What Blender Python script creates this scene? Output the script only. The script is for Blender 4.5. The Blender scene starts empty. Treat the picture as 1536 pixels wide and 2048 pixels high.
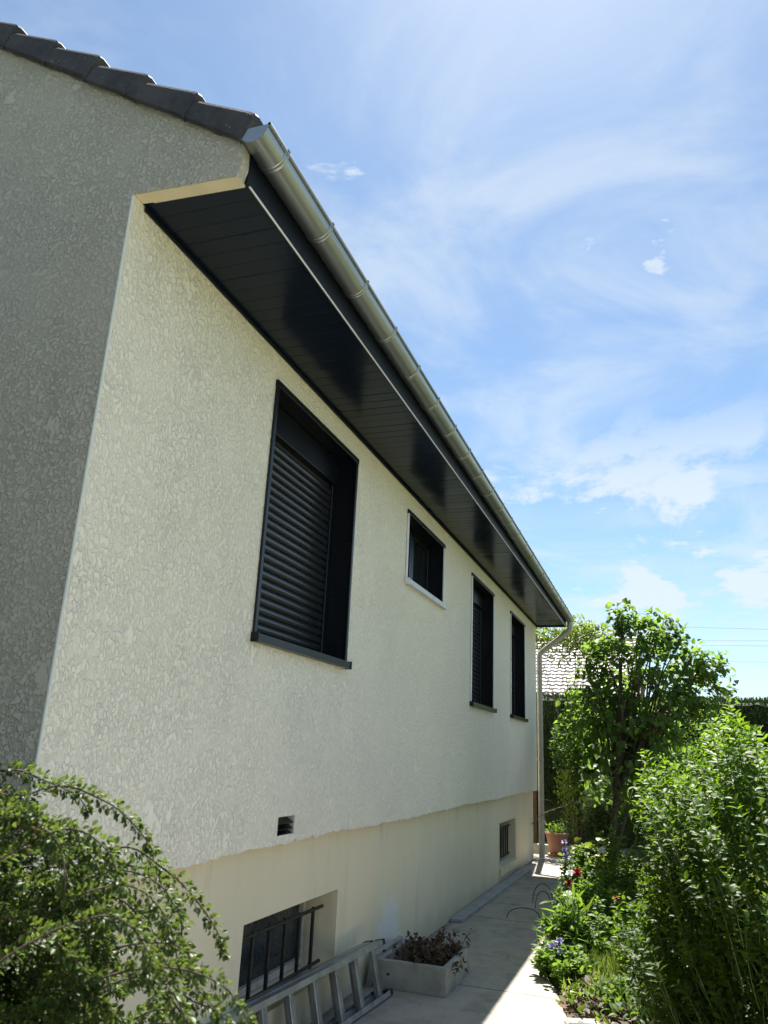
import bpy, bmesh, math, random
import numpy as np
from mathutils import Matrix, Vector
random.seed(7); rng = np.random.default_rng(11)
SC = bpy.context.scene; COL = SC.collection

# ------------------------------------------------------------------ camera
CAM = Vector((2.0, 0.0, 1.575))
cam_d = bpy.data.cameras.new('camera'); cam = bpy.data.objects.new('camera', cam_d); COL.objects.link(cam)
cam_d.sensor_fit = 'AUTO'; cam_d.sensor_width = 36.0; cam_d.lens = 27.035
cam_d.clip_start = 0.05; cam_d.clip_end = 3000
right = Vector((0.94386333, 0.327097, 0.04614731)); up = Vector((0.0549498, -0.2932191, 0.95446481)); back = Vector((0.32573385, -0.89834855, -0.29473267))
cam.matrix_world = Matrix(((right.x, up.x, back.x, CAM.x), (right.y, up.y, back.y, CAM.y), (right.z, up.z, back.z, CAM.z), (0, 0, 0, 1)))
cam_d.dof.use_dof = True; cam_d.dof.focus_distance = 7.0; cam_d.dof.aperture_fstop = 9.0
SC.camera = cam

# ------------------------------------------------------------------ sky, sun, exposure
SUN_EL, SUN_AZ = math.radians(62), math.radians(-6)          # azimuth from +Y towards +X
SUN_DIR = Vector((math.sin(SUN_AZ) * math.cos(SUN_EL), math.cos(SUN_AZ) * math.cos(SUN_EL), math.sin(SUN_EL)))
world = bpy.data.worlds.new('World'); SC.world = world; world.use_nodes = True
wt = world.node_tree; wt.nodes.clear()
def wn(t, **k):
    n = wt.nodes.new(t)
    for a, b in k.items(): setattr(n, a, b)
    return n
def wmath(op, a, b=None, clamp=False):
    n = wn('ShaderNodeMath', operation=op, use_clamp=clamp)
    for i, v in enumerate((a, b)):
        if v is None: continue
        if isinstance(v, (int, float)): n.inputs[i].default_value = v
        else: wt.links.new(v, n.inputs[i])
    return n.outputs[0]
def wramp(v, a, b, c=0.0, d=1.0):
    n = wn('ShaderNodeMapRange', interpolation_type='SMOOTHSTEP'); wt.links.new(v, n.inputs[0])
    n.inputs[1].default_value = a; n.inputs[2].default_value = b; n.inputs[3].default_value = c; n.inputs[4].default_value = d
    return n.outputs[0]
sky = wn('ShaderNodeTexSky', sky_type='NISHITA'); sky.sun_disc = False
sky.sun_elevation = SUN_EL; sky.sun_rotation = SUN_AZ; sky.air_density = 1.0; sky.dust_density = 0.4; sky.ozone_density = 1.0; sky.altitude = 100
tc = wn('ShaderNodeTexCoord'); sep = wn('ShaderNodeSeparateXYZ'); wt.links.new(tc.outputs['Generated'], sep.inputs[0])
zc = wmath('ADD', wmath('MAXIMUM', sep.outputs[2], 0.0), 0.10)
comb = wn('ShaderNodeCombineXYZ'); wt.links.new(wmath('DIVIDE', sep.outputs[0], zc), comb.inputs[0]); wt.links.new(wmath('DIVIDE', sep.outputs[1], zc), comb.inputs[1])
def wnoise(scale, detail, rough, off, dist=0.0, stretch=(1, 1, 1)):
    m = wn('ShaderNodeMapping'); wt.links.new(comb.outputs[0], m.inputs[0]); m.inputs['Location'].default_value = off; m.inputs['Scale'].default_value = stretch
    n = wn('ShaderNodeTexNoise'); wt.links.new(m.outputs[0], n.inputs['Vector'])
    n.inputs['Scale'].default_value = scale; n.inputs['Detail'].default_value = detail; n.inputs['Roughness'].default_value = rough; n.inputs['Distortion'].default_value = dist
    return n.outputs['Fac']
veil = wmath('MULTIPLY', wramp(wnoise(2.1, 8, 0.60, (7.1, 2.4, 0), 0.6), 0.37, 0.72), 0.55)
puff_small = wmath('MULTIPLY', wramp(wnoise(4.2, 9, 0.62, (1.3, 3.2, 0), 0.2), 0.62, 0.70), 0.7)
low_fade = wramp(sep.outputs[2], 0.46, 0.30)
puff_low = wmath('MULTIPLY', wmath('MULTIPLY', wramp(wnoise(1.9, 10, 0.62, (7.6, -0.3, 0), 0.25, (1.0, 0.8, 1)), 0.505, 0.60), low_fade), 0.85)
cov = wmath('MULTIPLY', wmath('MAXIMUM', wmath('MAXIMUM', veil, puff_small), puff_low), wramp(sep.outputs[2], 0.0, 0.05))
tint = wn('ShaderNodeMix', data_type='RGBA', blend_type='MULTIPLY'); tint.inputs['Factor'].default_value = 1.0; wt.links.new(sky.outputs[0], tint.inputs['A']); tint.inputs['B'].default_value = (0.88, 0.985, 1.0, 1)   # white balance
mixc = wn('ShaderNodeMix', data_type='RGBA'); wt.links.new(cov, mixc.inputs['Factor'])
wt.links.new(tint.outputs['Result'], mixc.inputs['A']); mixc.inputs['B'].default_value = (5.1, 5.65, 6.05, 1)
bg = wn('ShaderNodeBackground'); wt.links.new(mixc.outputs['Result'], bg.inputs[0]); bg.inputs[1].default_value = 0.050
wo = wn('ShaderNodeOutputWorld'); wt.links.new(bg.outputs[0], wo.inputs[0])
sun_d = bpy.data.lights.new('sun', 'SUN'); sun_d.energy = 4.6; sun_d.angle = math.radians(0.55); sun_d.color = (1.0, 0.95, 0.87)
sun = bpy.data.objects.new('sun', sun_d); COL.objects.link(sun); sun.location = (-4, 20, 40)
sun.rotation_euler = SUN_DIR.to_track_quat('Z', 'Y').to_euler()
SC.view_settings.view_transform = 'Standard'; SC.view_settings.look = 'None'; SC.view_settings.gamma = 1.0
SC.view_settings.use_curve_mapping = False; SC.view_settings.exposure = 1.72
SC.cycles.max_bounces = 8; SC.cycles.transparent_max_bounces = 8; SC.cycles.use_denoising = True

# ------------------------------------------------------------------ material helpers
class NT:
    def __init__(s, name):
        s.m = bpy.data.materials.new(name); s.m.use_nodes = True; s.t = s.m.node_tree; s.t.nodes.clear()
        s.out = s.n('ShaderNodeOutputMaterial'); s.geo = s.n('ShaderNodeNewGeometry')
    def n(s, t, **k):
        x = s.t.nodes.new(t)
        for a, b in k.items(): setattr(x, a, b)
        return x
    def put(s, sock, v):
        if v is None: return
        if isinstance(v, bpy.types.NodeSocket): s.t.links.new(v, sock)
        elif isinstance(v, (tuple, list)):
            sock.default_value = (*v, 1.0) if len(v) == 3 and sock.type == 'RGBA' else v
        else: sock.default_value = v
    def pos(s, scale=(1, 1, 1), loc=(0, 0, 0), src=None):
        m = s.n('ShaderNodeMapping'); s.put(m.inputs[0], src or s.geo.outputs['Position']); m.inputs['Scale'].default_value = scale; m.inputs['Location'].default_value = loc
        return m.outputs[0]
    def noise(s, vec, scale, detail=3, rough=0.55, dist=0.0):
        x = s.n('ShaderNodeTexNoise'); s.put(x.inputs['Vector'], vec); x.inputs['Scale'].default_value = scale; x.inputs['Detail'].default_value = detail
        x.inputs['Roughness'].default_value = rough; x.inputs['Distortion'].default_value = dist; return x.outputs['Fac']
    def voro(s, vec, scale, feat='F1'):
        x = s.n('ShaderNodeTexVoronoi', feature=feat); s.put(x.inputs['Vector'], vec); x.inputs['Scale'].default_value = scale; return x.outputs['Distance']
    def ramp(s, v, a, b, c=0.0, d=1.0):
        x = s.n('ShaderNodeMapRange', interpolation_type='SMOOTHSTEP'); s.put(x.inputs[0], v)
        for i, q in enumerate((a, b, c, d)): x.inputs[i + 1].default_value = q
        return x.outputs[0]
    def math(s, op, a, b=None):
        x = s.n('ShaderNodeMath', operation=op); s.put(x.inputs[0], a); s.put(x.inputs[1], b); return x.outputs[0]
    def mix(s, f, a, b, blend='MIX'):
        x = s.n('ShaderNodeMix', data_type='RGBA', blend_type=blend); s.put(x.inputs['Factor'], f); s.put(x.inputs['A'], a); s.put(x.inputs['B'], b); return x.outputs['Result']
    def bump(s, h, strength, dist, normal=None):
        x = s.n('ShaderNodeBump'); s.put(x.inputs['Height'], h); x.inputs['Strength'].default_value = strength; x.inputs['Distance'].default_value = dist
        if normal: s.put(x.inputs['Normal'], normal)
        return x.outputs[0]
    def pbr(s, color, rough=0.8, metal=0.0, spec=0.4, normal=None, coat=0.0, coat_rough=0.1):
        b = s.n('ShaderNodeBsdfPrincipled'); s.put(b.inputs['Base Color'], color); s.put(b.inputs['Roughness'], rough); s.put(b.inputs['Metallic'], metal)
        s.put(b.inputs['Specular IOR Level'], spec); s.put(b.inputs['Normal'], normal); s.put(b.inputs['Coat Weight'], coat); s.put(b.inputs['Coat Roughness'], coat_rough)
        return b.outputs[0]
    def done(s, sh): s.t.links.new(sh, s.out.inputs[0]); return s.m
    def sep(s, v):
        x = s.n('ShaderNodeSeparateXYZ'); s.put(x.inputs[0], v); return x.outputs

def m_stucco(name, base, pit, z_stretch, rough_amt=1.0):
    t = NT(name); p = t.pos((1, 1, z_stretch))
    nv = t.n('ShaderNodeTexNoise'); t.put(nv.inputs['Vector'], p); nv.inputs['Scale'].default_value = 38; nv.inputs['Detail'].default_value = 3
    off = t.n('ShaderNodeVectorMath', operation='MULTIPLY_ADD'); t.put(off.inputs[0], nv.outputs['Color']); off.inputs[1].default_value = (0.030, 0.030, 0.030); t.put(off.inputs[2], p)
    q = off.outputs[0]
    h1 = t.ramp(t.voro(q, 52), 0.66, 0.24); h2 = t.ramp(t.voro(q, 140), 0.7, 0.2)
    big = t.noise(p, 24, 4, 0.65)
    h = t.math('ADD', t.math('ADD', t.math('MULTIPLY', h1, 0.55), t.math('MULTIPLY', h2, 0.25)), t.math('MULTIPLY', t.math('SUBTRACT', big, 0.5), 1.1))
    h = t.ramp(h, 0.02, 0.54)
    patch = t.ramp(t.math('ADD', t.noise(t.pos((1, 1, z_stretch * 0.8)), 11, 6, 0.72, 0.0), t.math('MULTIPLY', t.noise(t.pos(), 2.2, 2), 0.35)), 0.745, 0.83)
    h = t.math('MAXIMUM', h, patch)
    h = t.math('MULTIPLY', h, t.ramp(t.noise(t.pos((1, 1, 0.7), (3, 3, 3)), 4.5, 4, 0.6), 0.32, 0.68, 0.55, 1.1))
    tone = t.noise(t.pos((1, 1, 0.45)), 1.1, 4, 0.6)
    c = t.mix(t.ramp(h, 0.0, 0.8), pit, base)
    c = t.mix(t.math('MULTIPLY', patch, 0.3), c, tuple(min(1, x * 1.05) for x in base))
    c = t.mix(t.ramp(tone, 0.35, 0.7, 0.0, 0.35), c, tuple(x * 0.86 for x in base))
    n = t.bump(h, 0.74 * rough_amt, 0.0098)
    n = t.bump(t.noise(p, 260, 2), 0.25, 0.002, n)
    return t.done(t.pbr(c, 0.88, 0, 0.25, n))
def m_plinth():
    t = NT('painted cream render'); p = t.pos(); x, y, z = t.sep(t.geo.outputs['Position'])
    base = (0.74, 0.66, 0.49)
    c = t.mix(t.ramp(t.noise(t.pos((1, 1, 0.25)), 1.6, 4, 0.6), 0.35, 0.72, 0, 0.45), base, (0.62, 0.57, 0.43))
    c = t.mix(t.ramp(t.noise(t.pos((1, 1, 0.12)), 6, 3, 0.6), 0.54, 0.75, 0, 0.28), c, (0.46, 0.42, 0.33))          # runs
    low = t.ramp(t.math('ADD', z, t.math('MULTIPLY', t.noise(p, 3, 4), 0.25)), 0.38, 0.10, 0, 0.55)
    c = t.mix(low, c, (0.40, 0.37, 0.32))                                                                             # splash dirt at the foot
    st = t.math('MULTIPLY', t.ramp(t.math('ABSOLUTE', t.math('SUBTRACT', t.math('ADD', y, t.math('MULTIPLY', t.noise(p, 5, 3), 0.10)), 6.16)), 0.22, 0.14), 0.55)
    c = t.mix(st, c, (0.70, 0.65, 0.50))                                                                              # repainted stripe
    dy = t.math('MULTIPLY', t.math('SUBTRACT', y, 6.28), 2.4); dz = t.math('MULTIPLY', t.math('SUBTRACT', z, 0.20), 2.4)
    r = t.math('SQRT', t.math('ADD', t.math('MULTIPLY', dy, dy), t.math('MULTIPLY', dz, dz)))
    pa = t.ramp(t.math('ADD', r, t.math('MULTIPLY', t.math('SUBTRACT', t.noise(p, 11, 5, 0.7), 0.5), 1.3)), 0.78, 0.5, 0, 0.85)
    c = t.mix(pa, c, (0.72, 0.71, 0.68))                                                                              # pale filler patch
    drip = t.math('MULTIPLY', t.ramp(t.noise(t.pos((1, 1, 0.06)), 9, 4, 0.65), 0.54, 0.68), t.ramp(t.math('ADD', z, t.math('MULTIPLY', t.noise(p, 3, 3), 0.3)), 0.95, 1.22, 0, 0.32))
    c = t.mix(drip, c, (0.33, 0.29, 0.21))
    dots = t.ramp(t.voro(p, 9), 0.06, 0.03, 0, 0.75)
    c = t.mix(t.math('MULTIPLY', dots, t.ramp(t.noise(p, 4, 2), 0.55, 0.62)), c, (0.10, 0.08, 0.06))
    n = t.bump(t.noise(p, 140, 3, 0.6), 0.35, 0.004)
    n = t.bump(t.noise(p, 5, 3), 0.3, 0.01, n)
    return t.done(t.pbr(c, 0.82, 0, 0.3, n))
def m_plain(name, c1, c2, rough=0.6, metal=0.0, spec=0.4, nscale=8, bump=0.0, bscale=60, coat=0.0, coat_rough=0.1, vmul=1.0, rvar=0.12):
    t = NT(name); p = t.pos(); f = t.noise(p, nscale, 5, 0.6)
    c = t.mix(t.ramp(f, 0.32, 0.68), c1, c2)
    r = t.ramp(t.noise(p, nscale * 2.3, 3), 0.3, 0.7, max(0.02, rough - rvar), rough + rvar)
    n = t.bump(t.noise(p, bscale, 3, 0.6), bump, 0.004) if bump else None
    return t.done(t.pbr(c, r, metal, spec, n, coat, coat_rough))
def m_path():
    t = NT('weathered concrete'); p = t.pos(); x, y, z = t.sep(t.geo.outputs['Position'])
    c = t.mix(t.ramp(t.noise(p, 1.3, 5, 0.65), 0.3, 0.7), (0.40, 0.37, 0.315), (0.33, 0.305, 0.265))
    c = t.mix(t.ramp(t.noise(t.pos((1, 1, 1), (4, 2, 0)), 3.2, 6, 0.7), 0.48, 0.68, 0, 0.75), c, (0.22, 0.205, 0.175))
    c = t.mix(t.ramp(t.noise(t.pos((1, 0.35, 1), (1, 7, 0)), 5.5, 5, 0.7), 0.50, 0.68, 0, 0.45), c, (0.20, 0.185, 0.155))
    c = t.mix(t.ramp(t.noise(p, 40, 3, 0.7), 0.55, 0.75, 0, 0.4), c, (0.54, 0.51, 0.44))
    seam = t.ramp(t.math('ADD', x, t.math('MULTIPLY', t.noise(p, 6, 4, 0.7), 0.16)), 0.10, 0.0, 0, 0.75)
    c = t.mix(seam, c, (0.15, 0.135, 0.11))
    jt = t.ramp(t.math('ABSOLUTE', t.math('SUBTRACT', t.math('FRACT', t.math('ADD', t.math('MULTIPLY', y, 0.41), t.math('MULTIPLY', t.noise(p, 5, 3), 0.008))), 0.5)), 0.0025, 0.006, 0.8, 0)
    c = t.mix(jt, c, (0.09, 0.08, 0.065))
    c = t.mix(t.ramp(t.noise(p, 95, 2, 0.6), 0.57, 0.68, 0, 0.6), c, (0.14, 0.13, 0.11))
    cr = t.ramp(t.math('ABSOLUTE', t.math('SUBTRACT', t.noise(p, 1.15, 6, 0.62, 0.3), 0.5)), 0.0025, 0.006, 1, 0)
    cr = t.math('MULTIPLY', cr, t.ramp(t.noise(p, 0.8, 2), 0.56, 0.62))
    c = t.mix(t.math('MULTIPLY', cr, 0.6), c, (0.08, 0.07, 0.06))
    n = t.bump(t.math('SUBTRACT', t.noise(p, 55, 4, 0.65), t.math('MULTIPLY', cr, 0.8)), 0.5, 0.006)
    return t.done(t.pbr(c, 0.85, 0, 0.3, n))
def m_leaf(name, dark, light, trans, rough=0.34, tw=0.38, spec=0.5):
    """dark..light follow the per-leaf value 'var'; trans is the colour of light passing through."""
    t = NT(name); at = t.n('ShaderNodeAttribute', attribute_name='var'); v = at.outputs['Fac']
    c = t.mix(v, dark, light)
    c = t.mix(t.ramp(t.noise(t.pos(), 60, 2), 0.4, 0.7, 0, 0.25), c, tuple(x * 0.7 for x in dark))
    tr = t.mix(v, tuple(x * 0.55 for x in trans), trans)
    b = t.pbr(c, rough, 0, spec)
    tl = t.n('ShaderNodeBsdfTranslucent'); t.put(tl.inputs[0], tr)
    mx = t.n('ShaderNodeMixShader'); mx.inputs[0].default_value = tw; t.t.links.new(b, mx.inputs[1]); t.t.links.new(tl.outputs[0], mx.inputs[2])
    return t.done(mx.outputs[0])

M = {}
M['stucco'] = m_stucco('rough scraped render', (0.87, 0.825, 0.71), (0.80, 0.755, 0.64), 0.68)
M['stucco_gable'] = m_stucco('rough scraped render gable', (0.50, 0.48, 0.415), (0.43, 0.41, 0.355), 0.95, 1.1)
M['plinth'] = m_plinth()
M['smooth_render'] = m_plain('smooth cream render', (0.74, 0.65, 0.46), (0.64, 0.57, 0.41), 0.8, nscale=6, bump=0.3, bscale=70)
M['bead'] = m_plain('white corner bead', (0.76, 0.77, 0.72), (0.68, 0.70, 0.66), 0.5)
M['tile'] = m_plain('dark concrete roof tile', (0.052, 0.052, 0.058), (0.085, 0.082, 0.085), 0.75, nscale=14, bump=0.6, bscale=120)
def m_tile_lichen():
    t = NT('dark roof tile with lichen'); p = t.pos()
    c = t.mix(t.ramp(t.noise(p, 9, 5, 0.65), 0.3, 0.7), (0.030, 0.030, 0.035), (0.060, 0.058, 0.060))
    d = t.math('MULTIPLY', t.ramp(t.voro(p, 55), 0.22, 0.12), t.ramp(t.noise(p, 12, 3), 0.55, 0.66))
    c = t.mix(t.math('MULTIPLY', d, 0.8), c, (0.36, 0.36, 0.33))
    n = t.bump(t.noise(p, 130, 3, 0.6), 0.5, 0.003)
    return t.done(t.pbr(c, 0.72, 0, 0.35, n))
M['tile'] = m_tile_lichen()
M['mortar'] = m_plain('dark mortar', (0.10, 0.10, 0.095), (0.16, 0.155, 0.14), 0.9, nscale=20, bump=0.6)
M['soffit'] = m_plain('anthracite soffit cladding', (0.005, 0.010, 0.020), (0.006, 0.011, 0.022), 0.20, nscale=1.2, spec=0.20, coat=0.0, coat_rough=0.10, rvar=0.03)
M['fascia'] = m_plain('anthracite fascia', (0.005, 0.008, 0.014), (0.006, 0.009, 0.016), 0.42, spec=0.22, rvar=0.03, nscale=2)
M['alu_dark'] = m_plain('anthracite aluminium', (0.0045, 0.006, 0.010), (0.006, 0.0075, 0.012), 0.30, spec=0.35, rvar=0.03, nscale=2)
M['shutter'] = m_plain('anthracite shutter slat', (0.013, 0.015, 0.020), (0.015, 0.017, 0.023), 0.30, spec=0.5, rvar=0.03, nscale=2)
M['film'] = m_plain('pale protective film', (0.60, 0.62, 0.66), (0.52, 0.54, 0.58), 0.4)
M['trim_light'] = m_plain('aluminium trim and painted glint', (0.75, 0.76, 0.80), (0.68, 0.69, 0.73), 0.4, metal=0.1)  # bare trim; on the two far windows a painted sky reflection
M['zinc'] = m_plain('zinc', (0.36, 0.39, 0.40), (0.31, 0.34, 0.35), 0.40, metal=0.92, nscale=1.5, rvar=0.02)
M['pvc'] = m_plain('sand grey pipe', (0.42, 0.39, 0.33), (0.36, 0.34, 0.29), 0.5)
M['glass'] = m_plain('dark window glass', (0.010, 0.012, 0.016), (0.012, 0.014, 0.018), 0.06, spec=0.6, rvar=0.02)
M['dirty_glass'] = m_plain('dusty basement glass', (0.020, 0.026, 0.034), (0.035, 0.042, 0.050), 0.22, nscale=6)
M['frame_old'] = m_plain('weathered pale paint', (0.50, 0.49, 0.44), (0.36, 0.35, 0.32), 0.65, nscale=20)
M['iron'] = m_plain('black iron bar', (0.012, 0.012, 0.013), (0.022, 0.020, 0.018), 0.55, nscale=30)
M['ladder'] = m_plain('dull aluminium', (0.40, 0.41, 0.41), (0.27, 0.28, 0.28), 0.45, metal=0.7, nscale=9, bump=0.1, bscale=80)
M['rubber'] = m_plain('black plastic', (0.012, 0.012, 0.012), (0.02, 0.02, 0.02), 0.55)
M['concrete'] = m_plain('grey cast concrete', (0.34, 0.335, 0.30), (0.23, 0.23, 0.21), 0.85, nscale=7, bump=0.5, bscale=70)
M['plank'] = m_plain('grey weathered board', (0.36, 0.37, 0.37), (0.27, 0.28, 0.28), 0.7, nscale=8, bump=0.3)
M['path'] = m_path()
M['soil'] = m_plain('dry garden soil', (0.11, 0.075, 0.05), (0.06, 0.042, 0.03), 0.95, nscale=9, bump=1.0, bscale=40)
M['lawn_ground'] = m_plain('lawn', (0.10, 0.125, 0.05), (0.17, 0.17, 0.085), 0.95, nscale=5, bump=1.0, bscale=60)
M['terracotta'] = m_plain('terracotta', (0.38, 0.19, 0.125), (0.30, 0.15, 0.10), 0.75, nscale=10)
M['bark'] = m_plain('brown bark', (0.10, 0.075, 0.055), (0.05, 0.038, 0.03), 0.9, nscale=25, bump=0.9, bscale=70)
M['bark_red'] = m_plain('reddish cut stem', (0.28, 0.14, 0.06), (0.16, 0.085, 0.045), 0.85, nscale=18, bump=0.8, bscale=60)
M['twig'] = m_plain('thin grey brown twig', (0.13, 0.10, 0.07), (0.08, 0.06, 0.045), 0.8, nscale=40)
M['green_stem'] = m_plain('green stem', (0.10, 0.16, 0.04), (0.07, 0.11, 0.03), 0.6, nscale=30)
M['wire'] = m_plain('dark cable', (0.05, 0.05, 0.055), (0.07, 0.07, 0.075), 0.6)
M['wood_brown'] = m_plain('brown stained wood', (0.045, 0.022, 0.014), (0.03, 0.016, 0.010), 0.7, nscale=15)
M['neigh_tile'] = m_plain('pale worn pantile', (0.40, 0.36, 0.35), (0.30, 0.26, 0.25), 0.4, nscale=3)
M['neigh_wall'] = m_plain('pale house render', (0.62, 0.58, 0.50), (0.56, 0.52, 0.45), 0.85)
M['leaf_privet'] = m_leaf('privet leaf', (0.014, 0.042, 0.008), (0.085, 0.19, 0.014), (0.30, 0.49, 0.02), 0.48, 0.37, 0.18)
M['leaf_lilac'] = m_leaf('lilac leaf', (0.034, 0.075, 0.022), (0.09, 0.17, 0.04), (0.32, 0.52, 0.07), 0.48, 0.44, 0.28)
M['leaf_coto'] = m_leaf('cotoneaster leaf', (0.022, 0.042, 0.014), (0.080, 0.125, 0.026), (0.22, 0.32, 0.045), 0.45, 0.30, 0.25)
M['leaf_dark'] = m_leaf('dark shrub leaf', (0.018, 0.042, 0.014), (0.045, 0.095, 0.022), (0.16, 0.30, 0.03), 0.5, 0.34, 0.2)
M['leaf_bed'] = m_leaf('bed plant leaf', (0.030, 0.070, 0.016), (0.11, 0.19, 0.03), (0.28, 0.46, 0.04), 0.5, 0.38, 0.22)
M['leaf_fine'] = m_leaf('fine feathery leaf', (0.040, 0.065, 0.028), (0.09, 0.12, 0.045), (0.14, 0.22, 0.05), 0.7, 0.30, 0.15)
M['leaf_yellow'] = m_leaf('yellow green leaf', (0.07, 0.12, 0.02), (0.17, 0.24, 0.03), (0.36, 0.48, 0.05), 0.4, 0.42)
M['leaf_hedge'] = m_leaf('clipped conifer sprig', (0.010, 0.028, 0.010), (0.028, 0.058, 0.016), (0.05, 0.10, 0.02), 0.6, 0.2, 0.3)
M['leaf_dead'] = m_leaf('dead brown leaf', (0.040, 0.026, 0.018), (0.12, 0.080, 0.050), (0.13, 0.075, 0.04), 0.7, 0.2)
M['grass'] = m_leaf('grass blade', (0.045, 0.09, 0.018), (0.14, 0.20, 0.04), (0.28, 0.40, 0.06), 0.5, 0.35)
M['hedge_core'] = m_plain('hedge inside', (0.010, 0.020, 0.008), (0.018, 0.03, 0.01), 0.95, nscale=20)
M['rose_red'] = m_leaf('red petal', (0.30, 0.008, 0.014), (0.46, 0.015, 0.025), (0.5, 0.015, 0.025), 0.5, 0.3)
M['petal_white'] = m_leaf('white petal', (0.70, 0.72, 0.70), (0.85, 0.85, 0.83), (0.8, 0.82, 0.78), 0.5, 0.35)
M['petal_blue'] = m_leaf('violet blue petal', (0.16, 0.14, 0.38), (0.34, 0.32, 0.55), (0.30, 0.26, 0.58), 0.5, 0.35)
M['bud'] = m_plain('pink flower bud', (0.45, 0.16, 0.12), (0.50, 0.30, 0.20), 0.5, nscale=80)

# ------------------------------------------------------------------ object helpers
WLOC = {}
def tag(o, label=None, cat=None, group=None, kind=None):
    for k, v in (('label', label), ('category', cat), ('group', group), ('kind', kind)):
        if v: o[k] = v
    return o
def thing(name, loc, label, cat, group=None):
    o = bpy.data.objects.new(name, None); COL.objects.link(o); o.location = loc; o.empty_display_size = 0.1
    WLOC[o.name] = Vector(loc); return tag(o, label, cat, group)
def link(o, c, parent):
    COL.objects.link(o); o.location = c; WLOC[o.name] = Vector(c)
    if parent is not None:
        o.parent = parent; o.matrix_parent_inverse = Matrix.Translation(-WLOC[parent.name])
    return o
def mesh_np(name, V, F, mats, var=None, smooth=False):
    """V (n,3) F (m,3|4) numpy"""
    me = bpy.data.meshes.new(name); V = np.asarray(V, np.float32); F = np.asarray(F, np.int32)
    me.vertices.add(len(V)); me.vertices.foreach_set('co', V.ravel())
    k = F.shape[1]; me.loops.add(F.size); me.loops.foreach_set('vertex_index', F.ravel())
    me.polygons.add(len(F)); me.polygons.foreach_set('loop_start', np.arange(0, F.size, k, dtype=np.int32))
    me.polygons.foreach_set('loop_total', np.full(len(F), k, np.int32))
    if smooth: me.polygons.foreach_set('use_smooth', np.ones(len(F), bool))
    if var is not None:
        a = me.attributes.new('var', 'FLOAT', 'POINT'); a.data.foreach_set('value', np.asarray(var, np.float32))
    me.materials.append(mats); me.update(calc_edges=True); me.validate(); return me
def mk(name, V, F, mat, parent=None, smooth=False):
    V = [Vector(v) for v in V]
    c = Vector([(min(v[i] for v in V) + max(v[i] for v in V)) / 2 for i in range(3)])
    me = bpy.data.meshes.new(name); me.from_pydata([v - c for v in V], [], F); me.materials.append(M[mat])
    if smooth:
        me.polygons.foreach_set('use_smooth', [True] * len(me.polygons))
    me.update(); return link(bpy.data.objects.new(name, me), c, parent)
def from_bm(name, bm, mat, parent=None, smooth=False):
    bmesh.ops.recalc_face_normals(bm, faces=bm.faces)
    bm.verts.ensure_lookup_table(); c = Vector([(min(v.co[i] for v in bm.verts) + max(v.co[i] for v in bm.verts)) / 2 for i in range(3)])
    for v in bm.verts: v.co -= c
    me = bpy.data.meshes.new(name); bm.to_mesh(me); bm.free(); me.materials.append(M[mat])
    if smooth: me.polygons.foreach_set('use_smooth', [True] * len(me.polygons))
    return link(bpy.data.objects.new(name, me), c, parent)
def bx(bm, lo, hi, bevel=0.0, seg=1):
    r = bmesh.ops.create_cube(bm, size=1.0); vs = r['verts']
    for v in vs: v.co = Vector([lo[i] + (v.co[i] + 0.5) * (hi[i] - lo[i]) for i in range(3)])
    if bevel:
        es = list({e for v in vs for e in v.link_edges}); bmesh.ops.bevel(bm, geom=es, offset=bevel, segments=seg, affect='EDGES', profile=0.5)
def box(name, lo, hi, mat, parent=None, bevel=0.0, seg=1, smooth=False):
    bm = bmesh.new(); bx(bm, lo, hi, bevel, seg); return from_bm(name, bm, mat, parent, smooth)
def obox(name, o, u, v, n, a, b, c, mat, parent=None, bevel=0.0):
    """oriented box: origin o, axes u v n, extents (a0,a1) (b0,b1) (c0,c1)"""
    bm = bmesh.new(); bx(bm, (a[0], b[0], c[0]), (a[1], b[1], c[1]), bevel)
    for w in bm.verts: w.co = o + u * w.co.x + v * w.co.y + n * w.co.z
    return from_bm(name, bm, mat, parent)
def tube_arrays(paths, radii, sides=5):
    V, F, off = [], [], 0
    ang = np.linspace(0, 2 * np.pi, sides, endpoint=False)
    for P, R in zip(paths, radii):
        P = np.asarray(P, float); n = len(P); R = np.broadcast_to(np.asarray(R, float), (n,))
        T = np.gradient(P, axis=0); T /= np.linalg.norm(T, axis=1)[:, None] + 1e-9
        ref = np.array([0.31, 0.22, 0.92]) if abs(T[0, 2]) < 0.85 else np.array([0.95, 0.2, 0.1])
        A = np.cross(T, ref); A /= np.linalg.norm(A, axis=1)[:, None] + 1e-9; B = np.cross(T, A)
        ring = P[:, None, :] + R[:, None, None] * (np.cos(ang)[None, :, None] * A[:, None, :] + np.sin(ang)[None, :, None] * B[:, None, :])
        V.append(ring.reshape(-1, 3))
        i = np.arange(n - 1)[:, None] * sides; j = np.arange(sides)[None, :]; k = (j + 1) % sides
        F.append(np.stack([i + j, i + k, i + sides + k, i + sides + j], -1).reshape(-1, 4) + off)
        cap = np.arange(sides); off += n * sides
    return np.concatenate(V), np.concatenate(F)
def tubes(name, paths, radii, mat, parent=None, sides=5, kind=None, caps=False):
    V, F = tube_arrays(paths, radii, sides); c = (V.min(0) + V.max(0)) / 2
    me = mesh_np(name, V - c, F, M[mat], smooth=True)
    o = link(bpy.data.objects.new(name, me), Vector(c), parent)
    if kind: o['kind'] = kind
    return o
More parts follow.
